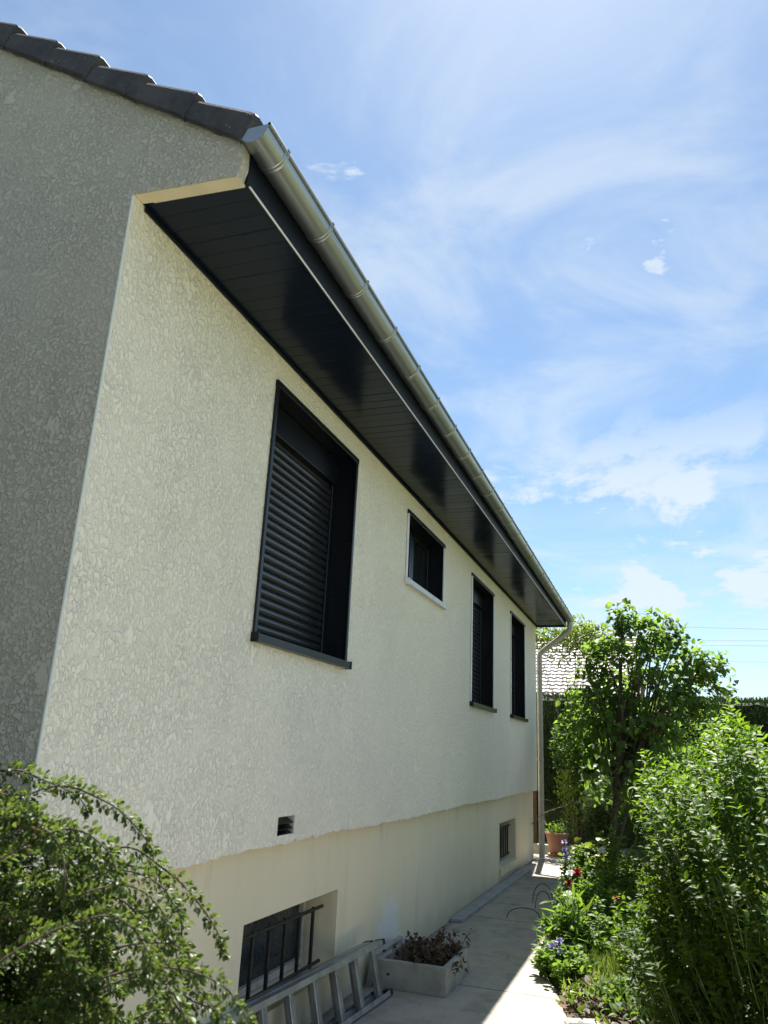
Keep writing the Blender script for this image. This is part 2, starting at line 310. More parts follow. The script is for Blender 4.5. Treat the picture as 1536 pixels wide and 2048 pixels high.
def lathe(name, prof, center, mat, parent=None, seg=28, smooth=True):
    V, F = [], []
    for r, z in prof:
        for k in range(seg):
            a = 2 * math.pi * k / seg; V.append((center[0] + r * math.cos(a), center[1] + r * math.sin(a), center[2] + z))
    for i in range(len(prof) - 1):
        for k in range(seg):
            q = (k + 1) % seg; F.append((i * seg + k, i * seg + q, (i + 1) * seg + q, (i + 1) * seg + k))
    return mk(name, V, F, mat, parent, smooth)

# ---- leaves
def leaf_tmpl(half_w, ts, ws, fold=0.25, droop=0.15):
    """length 1 along +x, folded along the midrib, tip drooping"""
    V = []; n = len(ts)
    for t_, w_ in zip(ts, ws):
        z = -droop * t_ * t_
        V.append((t_, 0, z))
        V.append((t_, half_w * w_, z + fold * half_w * w_)); V.append((t_, -half_w * w_, z + fold * half_w * w_))
    V = np.array(V); F = []
    for i in range(n - 1):
        a, b = 3 * i, 3 * (i + 1)
        F += [(a, b, b + 1), (a, b + 1, a + 1), (a, a + 2, b + 2), (a, b + 2, b)]
    return V, np.array(F)
T_OVAL = leaf_tmpl(0.24, (0, .22, .55, .82, 1), (0.04, .75, 1, .62, .03), 0.35, 0.18)
T_HEART = leaf_tmpl(0.40, (-.06, .12, .40, .75, 1), (0.35, .95, 1, .5, .02), 0.25, 0.30)
T_ROUND = leaf_tmpl(0.33, (0, .3, .7, 1), (0.05, .9, .9, .05), 0.45, 0.10)
T_NARROW = leaf_tmpl(0.10, (0, .35, .7, 1), (0.2, 1, .8, .02), 0.2, 0.25)
T_BLADE = (np.array([(0, .035, 0), (0, -.035, 0), (.5, .028, -.04), (.5, -.028, -.04), (1, 0, -.25)]), np.array([(0, 1, 3), (0, 3, 2), (2, 3, 4)]))
T_SPRIG = (np.array([(0, .06, 0), (0, -.06, 0), (.6, .16, .02), (.6, -.16, .02), (1, 0, -.05)]), np.array([(0, 1, 3), (0, 3, 2), (2, 3, 4)]))
T_PETAL = leaf_tmpl(0.42, (0, .35, .75, 1), (0.15, .8, 1, .45), 0.4, 0.25)
def norm(a): return a / (np.linalg.norm(a, axis=-1, keepdims=True) + 1e-9)
def frames(D, U):
    X = norm(D); Z = norm(U - (U * X).sum(-1, keepdims=True) * X); Y = np.cross(Z, X); return X, Y, Z
def leaf_mesh(name, P, D, U, S, var, tmpl, mat, origin):
    TV, TF = tmpl; X, Y, Z = frames(D, U); n = len(P)
    V = (P - origin)[:, None, :] + S[:, None, None] * (TV[None, :, 0, None] * X[:, None, :] + TV[None, :, 1, None] * Y[:, None, :] + TV[None, :, 2, None] * Z[:, None, :])
    F = (TF[None] + (np.arange(n) * len(TV))[:, None, None]).reshape(-1, 3)
    return mesh_np(name, V.reshape(-1, 3), F, M[mat], np.repeat(var, len(TV)))
R3 = np.array([[right.x, right.y, right.z], [up.x, up.y, up.z], [-back.x, -back.y, -back.z]])
def foliage(parent, P, D, U, S, var, tmpl, mat, singles=300, cell=14.0, name='foliage', leaf='leaf'):
    """the leaves that show largest become parts of their own, the rest one joined part"""
    P = np.asarray(P, float); D = np.asarray(D, float); U = np.asarray(U, float); S = np.asarray(S, float); var = np.clip(np.asarray(var, float), 0, 1)
    pick = np.zeros(len(P), bool)
    if singles:
        q = (P - np.array(CAM)) @ R3.T; d = np.maximum(q[:, 2], 0.05)
        sx = 768 + 1538 * q[:, 0] / d; sy = 1024 - 1538 * q[:, 1] / d
        ok = (q[:, 2] > 0.3) & (sx > 0) & (sx < 1536) & (sy > 0) & (sy < 2048)
        key = (np.floor(sx / cell).astype(np.int64) * 4096 + np.floor(sy / cell).astype(np.int64)); best = {}
        for i in np.nonzero(ok)[0]:
            k = int(key[i])
            if k not in best or d[i] < d[best[k]]: best[k] = i
        c = sorted(best.values(), key=lambda i: -S[i] / d[i])[:singles]; pick[c] = True
        TV, TF = tmpl; protos = [mesh_np(leaf, TV, TF, M[mat], np.full(len(TV), v)) for v in np.linspace(0.05, 0.95, 8)]
        X, Y, Z = frames(D, U); pinv = Matrix.Translation(-WLOC[parent.name])
        for i in c:
            o = bpy.data.objects.new(leaf, protos[min(7, int(var[i] * 8))]); COL.objects.link(o); o.parent = parent; o.matrix_parent_inverse = pinv
            s = S[i]; o.matrix_basis = Matrix(((X[i, 0] * s, Y[i, 0] * s, Z[i, 0] * s, P[i, 0]), (X[i, 1] * s, Y[i, 1] * s, Z[i, 1] * s, P[i, 1]), (X[i, 2] * s, Y[i, 2] * s, Z[i, 2] * s, P[i, 2]), (0, 0, 0, 1)))
    r = ~pick
    if r.any():
        c = P[r].mean(0); me = leaf_mesh(name, P[r], D[r], U[r], S[r], var[r], tmpl, mat, c)
        o = link(bpy.data.objects.new(name, me), Vector(c), parent); o['kind'] = 'stuff'
        return o
def rnd(n, s=1.0): return rng.normal(0, s, (n, 3))
def bez(p0, p1, p2, n=8):
    t = np.linspace(0, 1, n)[:, None]; p0, p1, p2 = map(np.asarray, (p0, p1, p2)); return (1 - t) ** 2 * p0 + 2 * t * (1 - t) * p1 + t * t * p2
def catmull(pts, n=8):
    pts = np.asarray(pts, float); out = []; Q = np.vstack([2 * pts[0] - pts[1], pts, 2 * pts[-1] - pts[-2]])
    for i in range(1, len(Q) - 2):
        for t in np.linspace(0, 1, n, endpoint=False):
            a, b, c, d = Q[i - 1], Q[i], Q[i + 1], Q[i + 2]
            out.append(0.5 * (2 * b + (c - a) * t + (2 * a - 5 * b + 4 * c - d) * t * t + (3 * b - a - 3 * c + d) * t ** 3))
    out.append(pts[-1]); return np.array(out)

# ================================================================== the setting: ground, path, beds
def jag(lo, hi, step): return list(np.linspace(lo, hi, max(2, int(round((hi - lo) / step)) + 1)))
g = mk('ground', [(-400, -400, -0.06), (400, -400, -0.06), (400, 1200, -0.06), (-400, 1200, -0.06)], [(0, 1, 2, 3)], 'lawn_ground'); tag(g, kind='structure')
def path_edge(y): return float(np.interp(y, [3.2, 4.5, 5.6, 6.2, 6.8, 8.5, 10.7, 14.6], [1.75, 1.55, 1.36, 1.22, 1.02, 0.86, 0.72, 0.70])) + 0.015 * math.sin(y * 9.1) + 0.012 * math.sin(y * 23.7)
ys = jag(-4, 14.3, 0.08); V = []; F = []
for y in ys:
    e = path_edge(y) if y > 3.0 else 5.0; V += [(-0.2, y, 0.0), (e - 0.02, y, 0.0), (e, y, -0.02), (e, y, -0.10)]  # out of view, widened into a terrace added to bounce light onto the wall
for i in range(len(ys) - 1):
    for k in range(3): F.append((4 * i + k, 4 * i + k + 1, 4 * i + 5 + k, 4 * i + 4 + k))
F.append((4 * len(ys) - 4, 4 * len(ys) - 3, 4 * len(ys) - 2, 4 * len(ys) - 1))
tag(mk('path', V, F, 'path'), kind='structure')
# soil of the flower bed, a low uneven mound beside the path
nx, ny = 46, 130; gx = np.linspace(0, 1, nx); gy = np.linspace(3.0, 14.2, ny); V = []
for y in gy:
    e = path_edge(y)
    for s in gx:
        x = e + 0.004 + s * 3.4
        z = -0.03 + 0.05 * min(1, s * 12) + 0.03 * math.sin(x * 5 + y * 3) * math.sin(y * 4.3 - x * 2) * min(1, s * 8) + rng.normal(0, 0.008)
        V.append((x, y, max(z, -0.045)))
F = [(j * nx + i, j * nx + i + 1, (j + 1) * nx + i + 1, (j + 1) * nx + i) for j in range(ny - 1) for i in range(nx - 1)]
tag(mk('flower_bed_soil', V, F, 'soil', None, True), kind='structure')

# ================================================================== the house
Y0, Y1 = 2.20, 13.60            # near gable plane, far end of the long wall
ZB, ZS = 1.052, 3.775           # bottom of the rough render, soffit height
house = thing('house', (-4.2, 7.9, 0.0), 'long cream rendered bungalow with dark soffit, zinc gutter and shuttered windows', 'house')
WINS = [(3.58, 4.88, 2.125, 3.587), (6.12, 7.36, 2.975, 3.590), (8.61, 9.90, 2.125, 3.587), (11.11, 12.39, 2.125, 3.587)]
VENT = (4.065, 4.275, 1.10, 1.195)
def holed_wall(name, x, depth, y0, y1, z0, z1, holes, mat, parent, step=0.06, jit=0.0):
    yl = sorted(set(jag(y0, y1, step)) | {v for h in holes for v in h[:2]}); zl = sorted({z0, z1, z0 + 0.03} | {v for h in holes for v in h[2:]})
    V, F, idx = [], [], {}
    jv = {}
    for i, y in enumerate(yl):
        j = 0.006 * math.sin(y * 1.7) + 0.004 * math.sin(y * 5.3 + 1) + rng.normal(0, jit)
        if jit and rng.random() < 0.06: j += rng.uniform(0.006, 0.02)
        jv[i] = j if jit else 0
    def vid(i, k, d):
        key = (i, k, d)
        if key not in idx:
            idx[key] = len(V); V.append((x - d, yl[i], zl[k] + (jv[i] if k == 0 else 0)))
        return idx[key]
    inside = lambda y, z: any(h[0] < y < h[1] and h[2] < z < h[3] for h in holes)
    ny_, nz_ = len(yl) - 1, len(zl) - 1
    solid = [[not inside((yl[i] + yl[i + 1]) / 2, (zl[k] + zl[k + 1]) / 2) for k in range(nz_)] for i in range(ny_)]
    for i in range(ny_):
        for k in range(nz_):
            if solid[i][k]:
                F.append((vid(i, k, 0), vid(i + 1, k, 0), vid(i + 1, k + 1, 0), vid(i, k + 1, 0)))
                for (ii, kk, a, b) in ((i - 1, k, (i, k), (i, k + 1)), (i + 1, k, (i + 1, k + 1), (i + 1, k)), (i, k - 1, (i + 1, k), (i, k)), (i, k + 1, (i, k + 1), (i + 1, k + 1))):
                    if not (0 <= ii < ny_ and 0 <= kk < nz_) or not solid[ii][kk]:
                        F.append((vid(*a, 0), vid(*b, 0), vid(*b, depth), vid(*a, depth)))
    return mk(name, V, F, mat, parent)
holed_wall('wall', 0.0, 0.30, Y0, Y1, ZB, ZS + 0.15, WINS + [VENT], 'stucco', house, 0.035, 0.0038)
BW = [(3.91, 5.175, 0.20, 0.685), (10.70, 11.90, 0.185, 0.722)]
holed_wall('plinth_wall', -0.07, 0.32, Y0 + 0.07, Y1 - 0.03, -0.05, ZB + 0.05, BW, 'plinth', house, 0.2)
# gable wall with the bracket under the eave (flush with the gable face)
RS = 0.655                                                     # slope of the roof line
zr = lambda x: 3.935 + (0.494 - x) * RS
ridge = -4.2
poly = [(-8.9, ZB), (-0.004, ZB), (-0.004, ZS + 0.012), (0.50, ZS - 0.012), (0.516, ZS + 0.05), (0.513, ZS + 0.14), (0.494, zr(0.494))]
poly += [(x, zr(x)) for x in np.linspace(0.2, ridge, 14)] + [(2 * ridge - 0.494, zr(0.494)), (2 * ridge - 0.5, ZS), (-8.9, ZS)]
V = [(x, Y0 - 0.001, z) for x, z in poly] + [(x, Y0 + 0.055, z) for x, z in poly]; n = len(poly)
F = [tuple(range(n))] + [(i, i + n, (i + 1) % n + n, (i + 1) % n) for i in range(n)]
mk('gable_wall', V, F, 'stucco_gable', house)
# smooth underside and end of the bracket
mk('bracket_underside', [(0.003, Y0 + 0.004, ZS + 0.0085), (0.50, Y0 + 0.004, ZS - 0.0155), (0.50, Y0 + 0.068, ZS - 0.0155), (0.003, Y0 + 0.068, ZS + 0.0085),
    (0.003, Y0 + 0.004, ZS + 0.04), (0.50, Y0 + 0.004, ZS + 0.04), (0.50, Y0 + 0.068, ZS + 0.04), (0.003, Y0 + 0.068, ZS + 0.04)],
   [(0, 1, 2, 3), (4, 7, 6, 5), (0, 4, 5, 1), (1, 5, 6, 2), (2, 6, 7, 3), (3, 7, 4, 0)], 'smooth_render', house)
box('corner_bead', (-0.008, Y0 - 0.005, ZB - 0.004), (0.004, Y0 + 0.006, ZS + 0.004), 'bead', house, 0.003)
box('back_wall', (-8.7, Y0, -0.05), (-8.4, Y1, ZS), 'smooth_render', house)
V = [(x, Y1, z) for x, z in [(-8.4, -0.05), (-0.31, -0.05), (-0.31, ZS), (0.49, ZS + 0.15), (ridge, zr(ridge) - 0.02), (-8.9, ZS)]]
mk('far_gable_wall', V + [(a, b - 0.12, c) for a, b, c in V], [tuple(range(6)), tuple(range(11, 5, -1))] + [(i, i + 6, (i + 1) % 6 + 6, (i + 1) % 6) for i in range(6)], 'smooth_render', house)
box('lower_gable_wall', (-8.6, Y0 + 0.071, -0.05), (-0.39, Y0 + 0.30, ZB + 0.04), 'plinth', house)

# roof: two slopes with rows of tiles, verge tiles one by one
roof_v = []
for y in (Y0 + 0.02, Y1 + 0.12):
    for x, dz in ((0.56, 0.0), (ridge, 0.0), (2 * ridge - 0.56, 0.0), (2 * ridge - 0.56, -0.05), (ridge, -0.06), (0.56, -0.05)):
        roof_v.append((x, y, (zr(x) if x >= ridge else zr(2 * ridge - x)) + 0.05 + dz))
roof = mk('roof', roof_v, [(0, 1, 7, 6), (1, 2, 8, 7), (2, 3, 9, 8), (3, 4, 10, 9), (4, 5, 11, 10), (5, 0, 6, 11), (0, 5, 4, 1), (1, 4, 3, 2), (6, 7, 10, 11), (7, 8, 9, 10)], 'tile', house)
PX = 0.2895; ta = math.atan(0.50)
def verge_tile_bm(width):
    """L-section tile: long axis down the slope (local +x), flange hanging on the local -y side"""
    bm = bmesh.new(); L = 0.385; prof = [(-0.012, -0.122), (0.006, -0.128), (0.012, -0.055), (width, -0.055), (width, 0.0), (0.02, 0.004), (0.0, -0.004), (-0.013, -0.022)]
    rings = []
    for s, dz, sc in ((0.0, 0.0, 1), (0.02, 0, 1), (L - 0.04, 0.002, 1), (L - 0.016, -0.002, 1), (L - 0.004, -0.010, 0.98), (L, -0.022, 0.94)):
        rings.append([bm.verts.new((s, y, (z + 0.028 - 0.040 * s / L if z < -0.1 else z) * sc + dz)) for y, z in prof])
    for a, b in zip(rings, rings[1:]):
        for i in range(len(prof)): bm.faces.new((a[i], a[(i + 1) % len(prof)], b[(i + 1) % len(prof)], b[i]))
    bm.faces.new(rings[0]); bm.faces.new(rings[-1][::-1]); bmesh.ops.recalc_face_normals(bm, faces=bm.faces)
    return bm
bm = verge_tile_bm(0.30); me_tile = bpy.data.meshes.new('verge_tile'); bm.to_mesh(me_tile); bm.free(); me_tile.materials.append(M['tile'])
pinv = Matrix.Translation(-WLOC[roof.name])
for k in range(16):
    ex = 0.583 - k * PX + rng.normal(0, 0.004); ez = 4.022 + k * 0.1925 + rng.normal(0, 0.003)       # lower front corner of the tile's top edge
    a = ta + rng.normal(0, 0.008); d = Vector((math.cos(a), 0, -math.sin(a))); yax = Vector((0, 1, rng.normal(0, 0.01))); zax = d.cross(yax).normalized()
    o = bpy.data.objects.new('verge_tile', me_tile); COL.objects.link(o); o.parent = roof; o.matrix_parent_inverse = pinv
    org = Vector((ex, Y0 - 0.030 + rng.normal(0, 0.003), ez)) - d * 0.385
    o.matrix_basis = Matrix(((d.x, yax.x, zax.x, org.x), (d.y, yax.y, zax.y, org.y), (d.z, yax.z, zax.z, org.z), (0, 0, 0, 1)))
# rows of field tiles up the front slope (too far over the eave to see singly)
V, F = [], []
cols = int((Y1 + 0.1 - (Y0 + 0.27)) / 0.30)
for k in range(16):
    ex = 0.583 - k * PX; ez = 4.022 + k * 0.1925
    for c in range(cols):
        y = Y0 + 0.275 + c * 0.30
        prof = [(0, .0), (.06, .028), (.12, .035), (.18, .028), (.24, .0), (.295, .0)]
        b = len(V)
        for (dx, dz) in ((0.0, 0.0), (-0.385 * math.cos(ta), 0.385 * math.sin(ta))):
            for (q, h) in prof: V.append((ex + dx, y + q, ez + dz + h - 0.006))
        for (q, h) in prof: V.append((ex - 0.004, y + q, ez + h - 0.028))
        for i in range(5):
            F.append((b + i, b + i + 1, b + 6 + i + 1, b + 6 + i)); F.append((b + 12 + i, b + 12 + i + 1, b + i + 1, b + i))
tag(mk('field_tiles', V, F, 'tile', roof), kind='stuff')
# mortar bed between gable and verge tiles
xs = np.linspace(0.49, ridge, 90); V = []
for x in xs:
    j = rng.normal(0, 0.005); V += [(x, Y0 - 0.012, zr(x) - 0.012 + j), (x, Y0 - 0.012, zr(x) + 0.07), (x, Y0 + 0.02, zr(x) - 0.008 + j)]
F = []
for i in range(len(xs) - 1):
    a, b = 3 * i, 3 * i + 3; F += [(a, b, b + 1, a + 1), (a, a + 2, b + 2, b)]
mk('mortar_bedding', V, F, 'mortar', roof)

# soffit of single boards across the eave, fascia, edge trim
XF = 0.505
soff = box('soffit', (-0.02, Y0 + 0.058, ZS + 0.028), (XF - 0.02, Y1 + 0.10, ZS + 0.045), 'fascia', house)
bm = bmesh.new(); bx(bm, (-0.0005, 0.0008, -0.006), (0.498, 0.0992, 0.006), 0.0018); bmesh.ops.recalc_face_normals(bm, faces=bm.faces)
me_b = bpy.data.meshes.new('board'); bm.to_mesh(me_b); bm.free(); me_b.materials.append(M['soffit']); pinv = Matrix.Translation(-WLOC[soff.name])
y = Y0 + 0.060
while y < Y1 + 0.0:
    o = bpy.data.objects.new('board', me_b); COL.objects.link(o); o.parent = soff; o.matrix_parent_inverse = pinv
    o.location = (0.002, y, ZS + 0.012 + rng.normal(0, 0.0003)); o.rotation_euler = (rng.normal(0, 0.007), rng.normal(0, 0.0012), 0); y += 0.1
box('soffit_wall_trim', (0.0015, Y0 + 0.072, ZS - 0.020), (0.014, Y1 + 0.1, ZS + 0.003), 'fascia', house, 0.003)
box('fascia', (XF - 0.004, Y0 + 0.058, ZS - 0.006), (XF + 0.012, Y1 + 0.12, ZS + 0.235), 'fascia', house)
box('edge_trim', (XF + 0.007, Y0 + 0.075, ZS - 0.0125), (XF + 0.0155, Y1 + 0.115, ZS - 0.0063), 'trim_light', house, 0.0015)
box('eave_end_board', (0.0, Y1 + 0.101, ZS - 0.012), (XF + 0.006, Y1 + 0.118, ZS + 0.20), 'fascia', house)

# gutter: half-round zinc with rolled lip, joint bands, end caps, falling slightly to the far end
GX, GR = 0.576, 0.068
gz = lambda y: 3.947 - 0.045 * (y - 2.17) / 11.5
def gutter_arc(r, y, n=14, a0=math.pi, a1=2 * math.pi):
    return [(GX + r * math.cos(a), y, gz(y) + r * math.sin(a)) for a in np.linspace(a0, a1, n)]
ysg = jag(2.165, 13.76, 0.5); V, F = [], []; n = 14
for y in ysg: V += gutter_arc(GR, y) + gutter_arc(GR - 0.0025, y)[::-1]
m_ = 2 * n
for i in range(len(ysg) - 1):
    for k in range(m_): F.append((i * m_ + k, i * m_ + (k + 1) % m_, (i + 1) * m_ + (k + 1) % m_, (i + 1) * m_ + k))
gut = mk('gutter', V, F, 'zinc', house, True)
lip = [(GX + GR + 0.002, y, gz(y) + 0.004) for y in ysg]
tubes('rolled_lip', [lip], [0.0085], 'zinc', gut, 8)
for ye in (2.163, 13.762):
    A = gutter_arc(GR + 0.001, ye - 0.002) + gutter_arc(GR + 0.001, ye + 0.002)
    mk('end_cap', A, [tuple(range(n)), tuple(range(2 * n - 1, n - 1, -1))] + [(i, i + n, i + n + 1, i + 1) for i in range(n - 1)] + [(n - 1, 2 * n - 1, n, 0)], 'zinc', gut)
yj = 2.33; jmesh = None
while yj < 13.7:
    V, F = [], []
    for q, rr in ((-0.016, .0005), (-0.013, .005), (-0.008, .005), (-0.005, .0015), (0.005, .0015), (0.008, .005), (0.013, .005), (0.016, .0005)): V += gutter_arc(GR + rr, yj + q)
    for i in range(7):
        for k in range(n - 1): F.append((i * n + k, i * n + k + 1, (i + 1) * n + k + 1, (i + 1) * n + k))
    mk('joint_band', V, F, 'zinc', gut, True)
    box('gutter_hook', (GX + GR - 0.004, yj - 0.008, gz(yj) + 0.006), (GX + GR + 0.0125, yj + 0.008, gz(yj) + 0.0145), 'zinc', gut)
    yj += 0.483
# downpipe at the far corner with swan neck
dp = [(0.585, 13.66, 3.85), (0.585, 13.66, 3.74), (0.570, 13.66, 3.70), (0.535, 13.66, 3.665), (0.105, 13.66, 3.335), (0.065, 13.66, 3.29), (0.052, 13.66, 3.24), (0.052, 13.66, 2.6)]
down = tubes('downpipe', [dp, [(0.052, 13.66, 2.62), (0.052, 13.66, 0.02)]], [[.046] * 8, .047], 'pvc', house, 14)
for z in (2.98, 1.55, 0.6): tubes('pipe_collar', [[(0.052, 13.66, z - 0.025), (0.052, 13.66, z + 0.025)]], [0.052], 'pvc', down, 14)

# windows: lining set in the wall, surround trims, sill, roller shutter with single slats
def window(i, y0, y1, z0, z1, shutter, label, side_mat, sill_mat):
    dep = 0.24; t = 0.004
    bm = bmesh.new()
    bx(bm, (-dep, y0 + .001, z0), (0.003, y0 + t, z1 - t)); bx(bm, (-dep, y1 - t, z0), (0.003, y1 - .001, z1 - t)); bx(bm, (-dep, y0 + .001, z1 - t), (0.003, y1 - .001, z1 - .001)); bx(bm, (-dep - 0.01, y0, z0 - .02), (-dep, y1, z1))
    w = from_bm('window', bm, 'alu_dark', house); tag(w, label)
    fl = 0.038
    box('trim', (0.0015, y0 - 0.006, z0), (0.016, y0 + fl - 0.012, z1 - 0.03), side_mat, w, 0.004, 2)
    box('trim', (0.0015, y1 - fl + 0.012, z0), (0.016, y1 + 0.006, z1 - 0.03), side_mat, w, 0.004, 2)
    box('lintel_trim', (0.0015, y0 - 0.008, z1 - 0.032), (0.018, y1 + 0.008, z1 + 0.006), 'alu_dark', w, 0.003, 2)
    # sloping sill: front nose with end caps
    s = mk('sill', [(-dep, y0 - .002, z0 + .02), (0.045, y0 - .002, z0), (0.045, y0 - .002, z0 - .042), (-dep, y0 - .002, z0 - .042), (-dep, y1 + .002, z0 + .02), (0.045, y1 + .002, z0), (0.045, y1 + .002, z0 - .042), (-dep, y1 + .002, z0 - .042)],
       [(0, 1, 2, 3), (7, 6, 5, 4), (0, 4, 5, 1), (1, 5, 6, 2), (2, 6, 7, 3), (3, 7, 4, 0)], sill_mat, w)
    for ya in (y0 - 0.016, y1 + 0.004): box('sill_end_cap', (0.0015, ya, z0 - 0.046), (0.049, ya + 0.012, z0 + 0.006), 'trim_light' if sill_mat == 'film' else 'alu_dark', w, 0.002)
    xs_ = -0.175
    if shutter:
        zb = z1 - 0.20
        box('shutter_box', (xs_ - 0.05, y0 + .006, zb), (xs_ + 0.045, y1 - .006, z1 - 0.006), 'alu_dark', w, 0.006, 2)
        for ya in (y0 + 0.006, y1 - 0.056): box('guide_rail', (xs_ - 0.012, ya, z0 + 0.012), (xs_ + 0.024, ya + 0.05, zb - .001), 'alu_dark', w, 0.004)
        h = 0.0535; z = z0 + 0.062; k = 0
        box('bottom_bar', (xs_ - 0.010, y0 + .058, z0 + 0.022), (xs_ + 0.010, y1 - .058, z - 0.002), 'alu_dark', w, 0.003)
        prof = [(xs_ - 0.004, 0.0), (xs_ + 0.0015, 0.001), (xs_ + 0.0085, 0.010), (xs_ + 0.0115, 0.024), (xs_ + 0.0095, 0.038), (xs_ + 0.002, 0.0465), (xs_ - 0.004, 0.048)]
        npf = len(prof); me = bpy.data.meshes.new('slat')
        Vv = [(a - xs_, yy, b) for yy in (-(y1 - y0) / 2 + .057, (y1 - y0) / 2 - .057) for a, b in prof]
        me.from_pydata(Vv, [], [(j, j + 1, j + 1 + npf, j + npf) for j in range(npf - 1)]); me.materials.append(M['shutter'])
        me.polygons.foreach_set('use_smooth', [True] * len(me.polygons)); pv = Matrix.Translation(-WLOC[w.name])
        while z + 0.04 < zb:
            o = bpy.data.objects.new('slat', me); COL.objects.link(o); o.parent = w; o.matrix_parent_inverse = pv; o.location = (xs_, (y0 + y1) / 2, z + rng.normal(0, 0.0004)); z += h
        mk('shutter_backing', [(xs_ - .007, y0 + .05, z0), (xs_ - .007, y1 - .05, z0), (xs_ - .007, y1 - .05, zb), (xs_ - .007, y0 + .05, zb)], [(0, 1, 2, 3)], 'rubber', w)
    else:
        ym = (y0 + y1) / 2
        for a, b in ((y0 + .006, ym - .002), (ym + .002, y1 - .006)):
            bm = bmesh.new()
            for lo, hi in (((a, z0 + .02), (a + .06, z1 - .006)), ((b - .06, z0 + .02), (b, z1 - .006)), ((a + .06, z0 + .02), (b - .06, z0 + .08)), ((a + .06, z1 - .066), (b - .06, z1 - .006))):
                bx(bm, (xs_ - .03, lo[0], lo[1]), (xs_ + .03, hi[0], hi[1]), 0.004)
            from_bm('casement_frame', bm, 'alu_dark', w)
            box('pane', (xs_ - .006, a + .06, z0 + .08), (xs_ + .004, b - .06, z1 - .066), 'glass', w)
    return w
window(0, *WINS[0], True, 'large window nearest the gable with ribbed black roller shutter down', 'alu_dark', 'alu_dark')
window(1, *WINS[1], False, 'small high window with pale sill and dark panes', 'trim_light', 'film')
window(2, *WINS[2], True, 'tall shuttered window, third along the wall', 'trim_light', 'alu_dark')  # pale side trims: sky reflection painted into the colour
window(3, *WINS[3], True, 'tall shuttered window nearest the downpipe', 'trim_light', 'alu_dark')  # same painted reflection on its side trims

# vent grille
y0, y1, z0, z1 = VENT
vg = box('vent_grille', (-0.09, y0, z0), (-0.075, y1, z1), 'rubber', house)
for k in range(3):
    zz = z0 + 0.012 + k * 0.030
    obox('vent_slat', Vector((-0.03, y0 + .004, zz)), Vector((0, 1, 0)), Vector((-0.85, 0, 0.52)), Vector((0.52, 0, 0.85)), (0, y1 - y0 - .008), (-0.03, 0.03), (-.003, .003), 'alu_dark', vg)
box('vent_reveal', (-0.07, y1 - 0.008, z0), (-0.002, y1 - .001, z1 - .001), 'frame_old', vg)

# basement windows: pane, frame and a grille of iron bars
def basement(y0, y1, z0, z1, nb, label):
    w = box('basement_window', (-0.37, y0 - 0.03, z0 - 0.03), (-0.30, y1 + 0.03, z1 + 0.03), 'dirty_glass', house); tag(w, label)
    ym = y0 + (y1 - y0) * 0.5
    bm = bmesh.new()
    for a, b in ((y0 - .02, y1 - 0.055),):
        bx(bm, (-0.299, a + .04, z0 + .035), (-0.27, b - .04, z0 + .075)); bx(bm, (-0.299, a + .04, z1 - .06), (-0.27, b - .04, z1 - .015)); bx(bm, (-0.299, a, z0 + .03), (-0.268, a + .04, z1 - .01)); bx(bm, (-0.299, b - .04, z0 + .03), (-0.268, b, z1 - .01))
    from_bm('window_frame', bm, 'frame_old', w)
    mk('ledge', [(-0.30, y0 + .002, z0 + .03), (-0.071, y0 + .002, z0 + .005), (-0.071, y1 - .002, z0 + .005), (-0.30, y1 - .002, z0 + .03), (-0.30, y0 + .002, z0 - .02), (-0.071, y0 + .002, z0 - .02), (-0.071, y1 - .002, z0 - .02), (-0.30, y1 - .002, z0 - .02)],
       [(0, 1, 2, 3), (0, 4, 5, 1), (1, 5, 6, 2), (2, 6, 7, 3), (3, 7, 4, 0)], 'smooth_render', w)
    for z in (z0 + 0.07, z1 - 0.10): tubes('rail', [[(-0.15, y0 - .02, z), (-0.15, y1 - 0.06, z)]], [0.011], 'iron', w, 8)
    for k in range(nb):
        yy = y0 + 0.07 + k * (y1 - y0 - 0.27) / (nb - 1); box('bar', (-0.161, yy - .009, z0 + .05), (-0.141, yy + .009, z1 - 0.085), 'iron', w, 0.003)
basement(*BW[0], 6, 'barred basement window above the leaning ladder')
basement(*BW[1], 7, 'barred basement window at the far end')
box('basement_ledge', (-0.071, BW[1][0] - 0.02, BW[1][2] - 0.10), (-0.045, BW[1][1] + 0.02, BW[1][2] - 0.002), 'smooth_render', house, 0.008, 2)

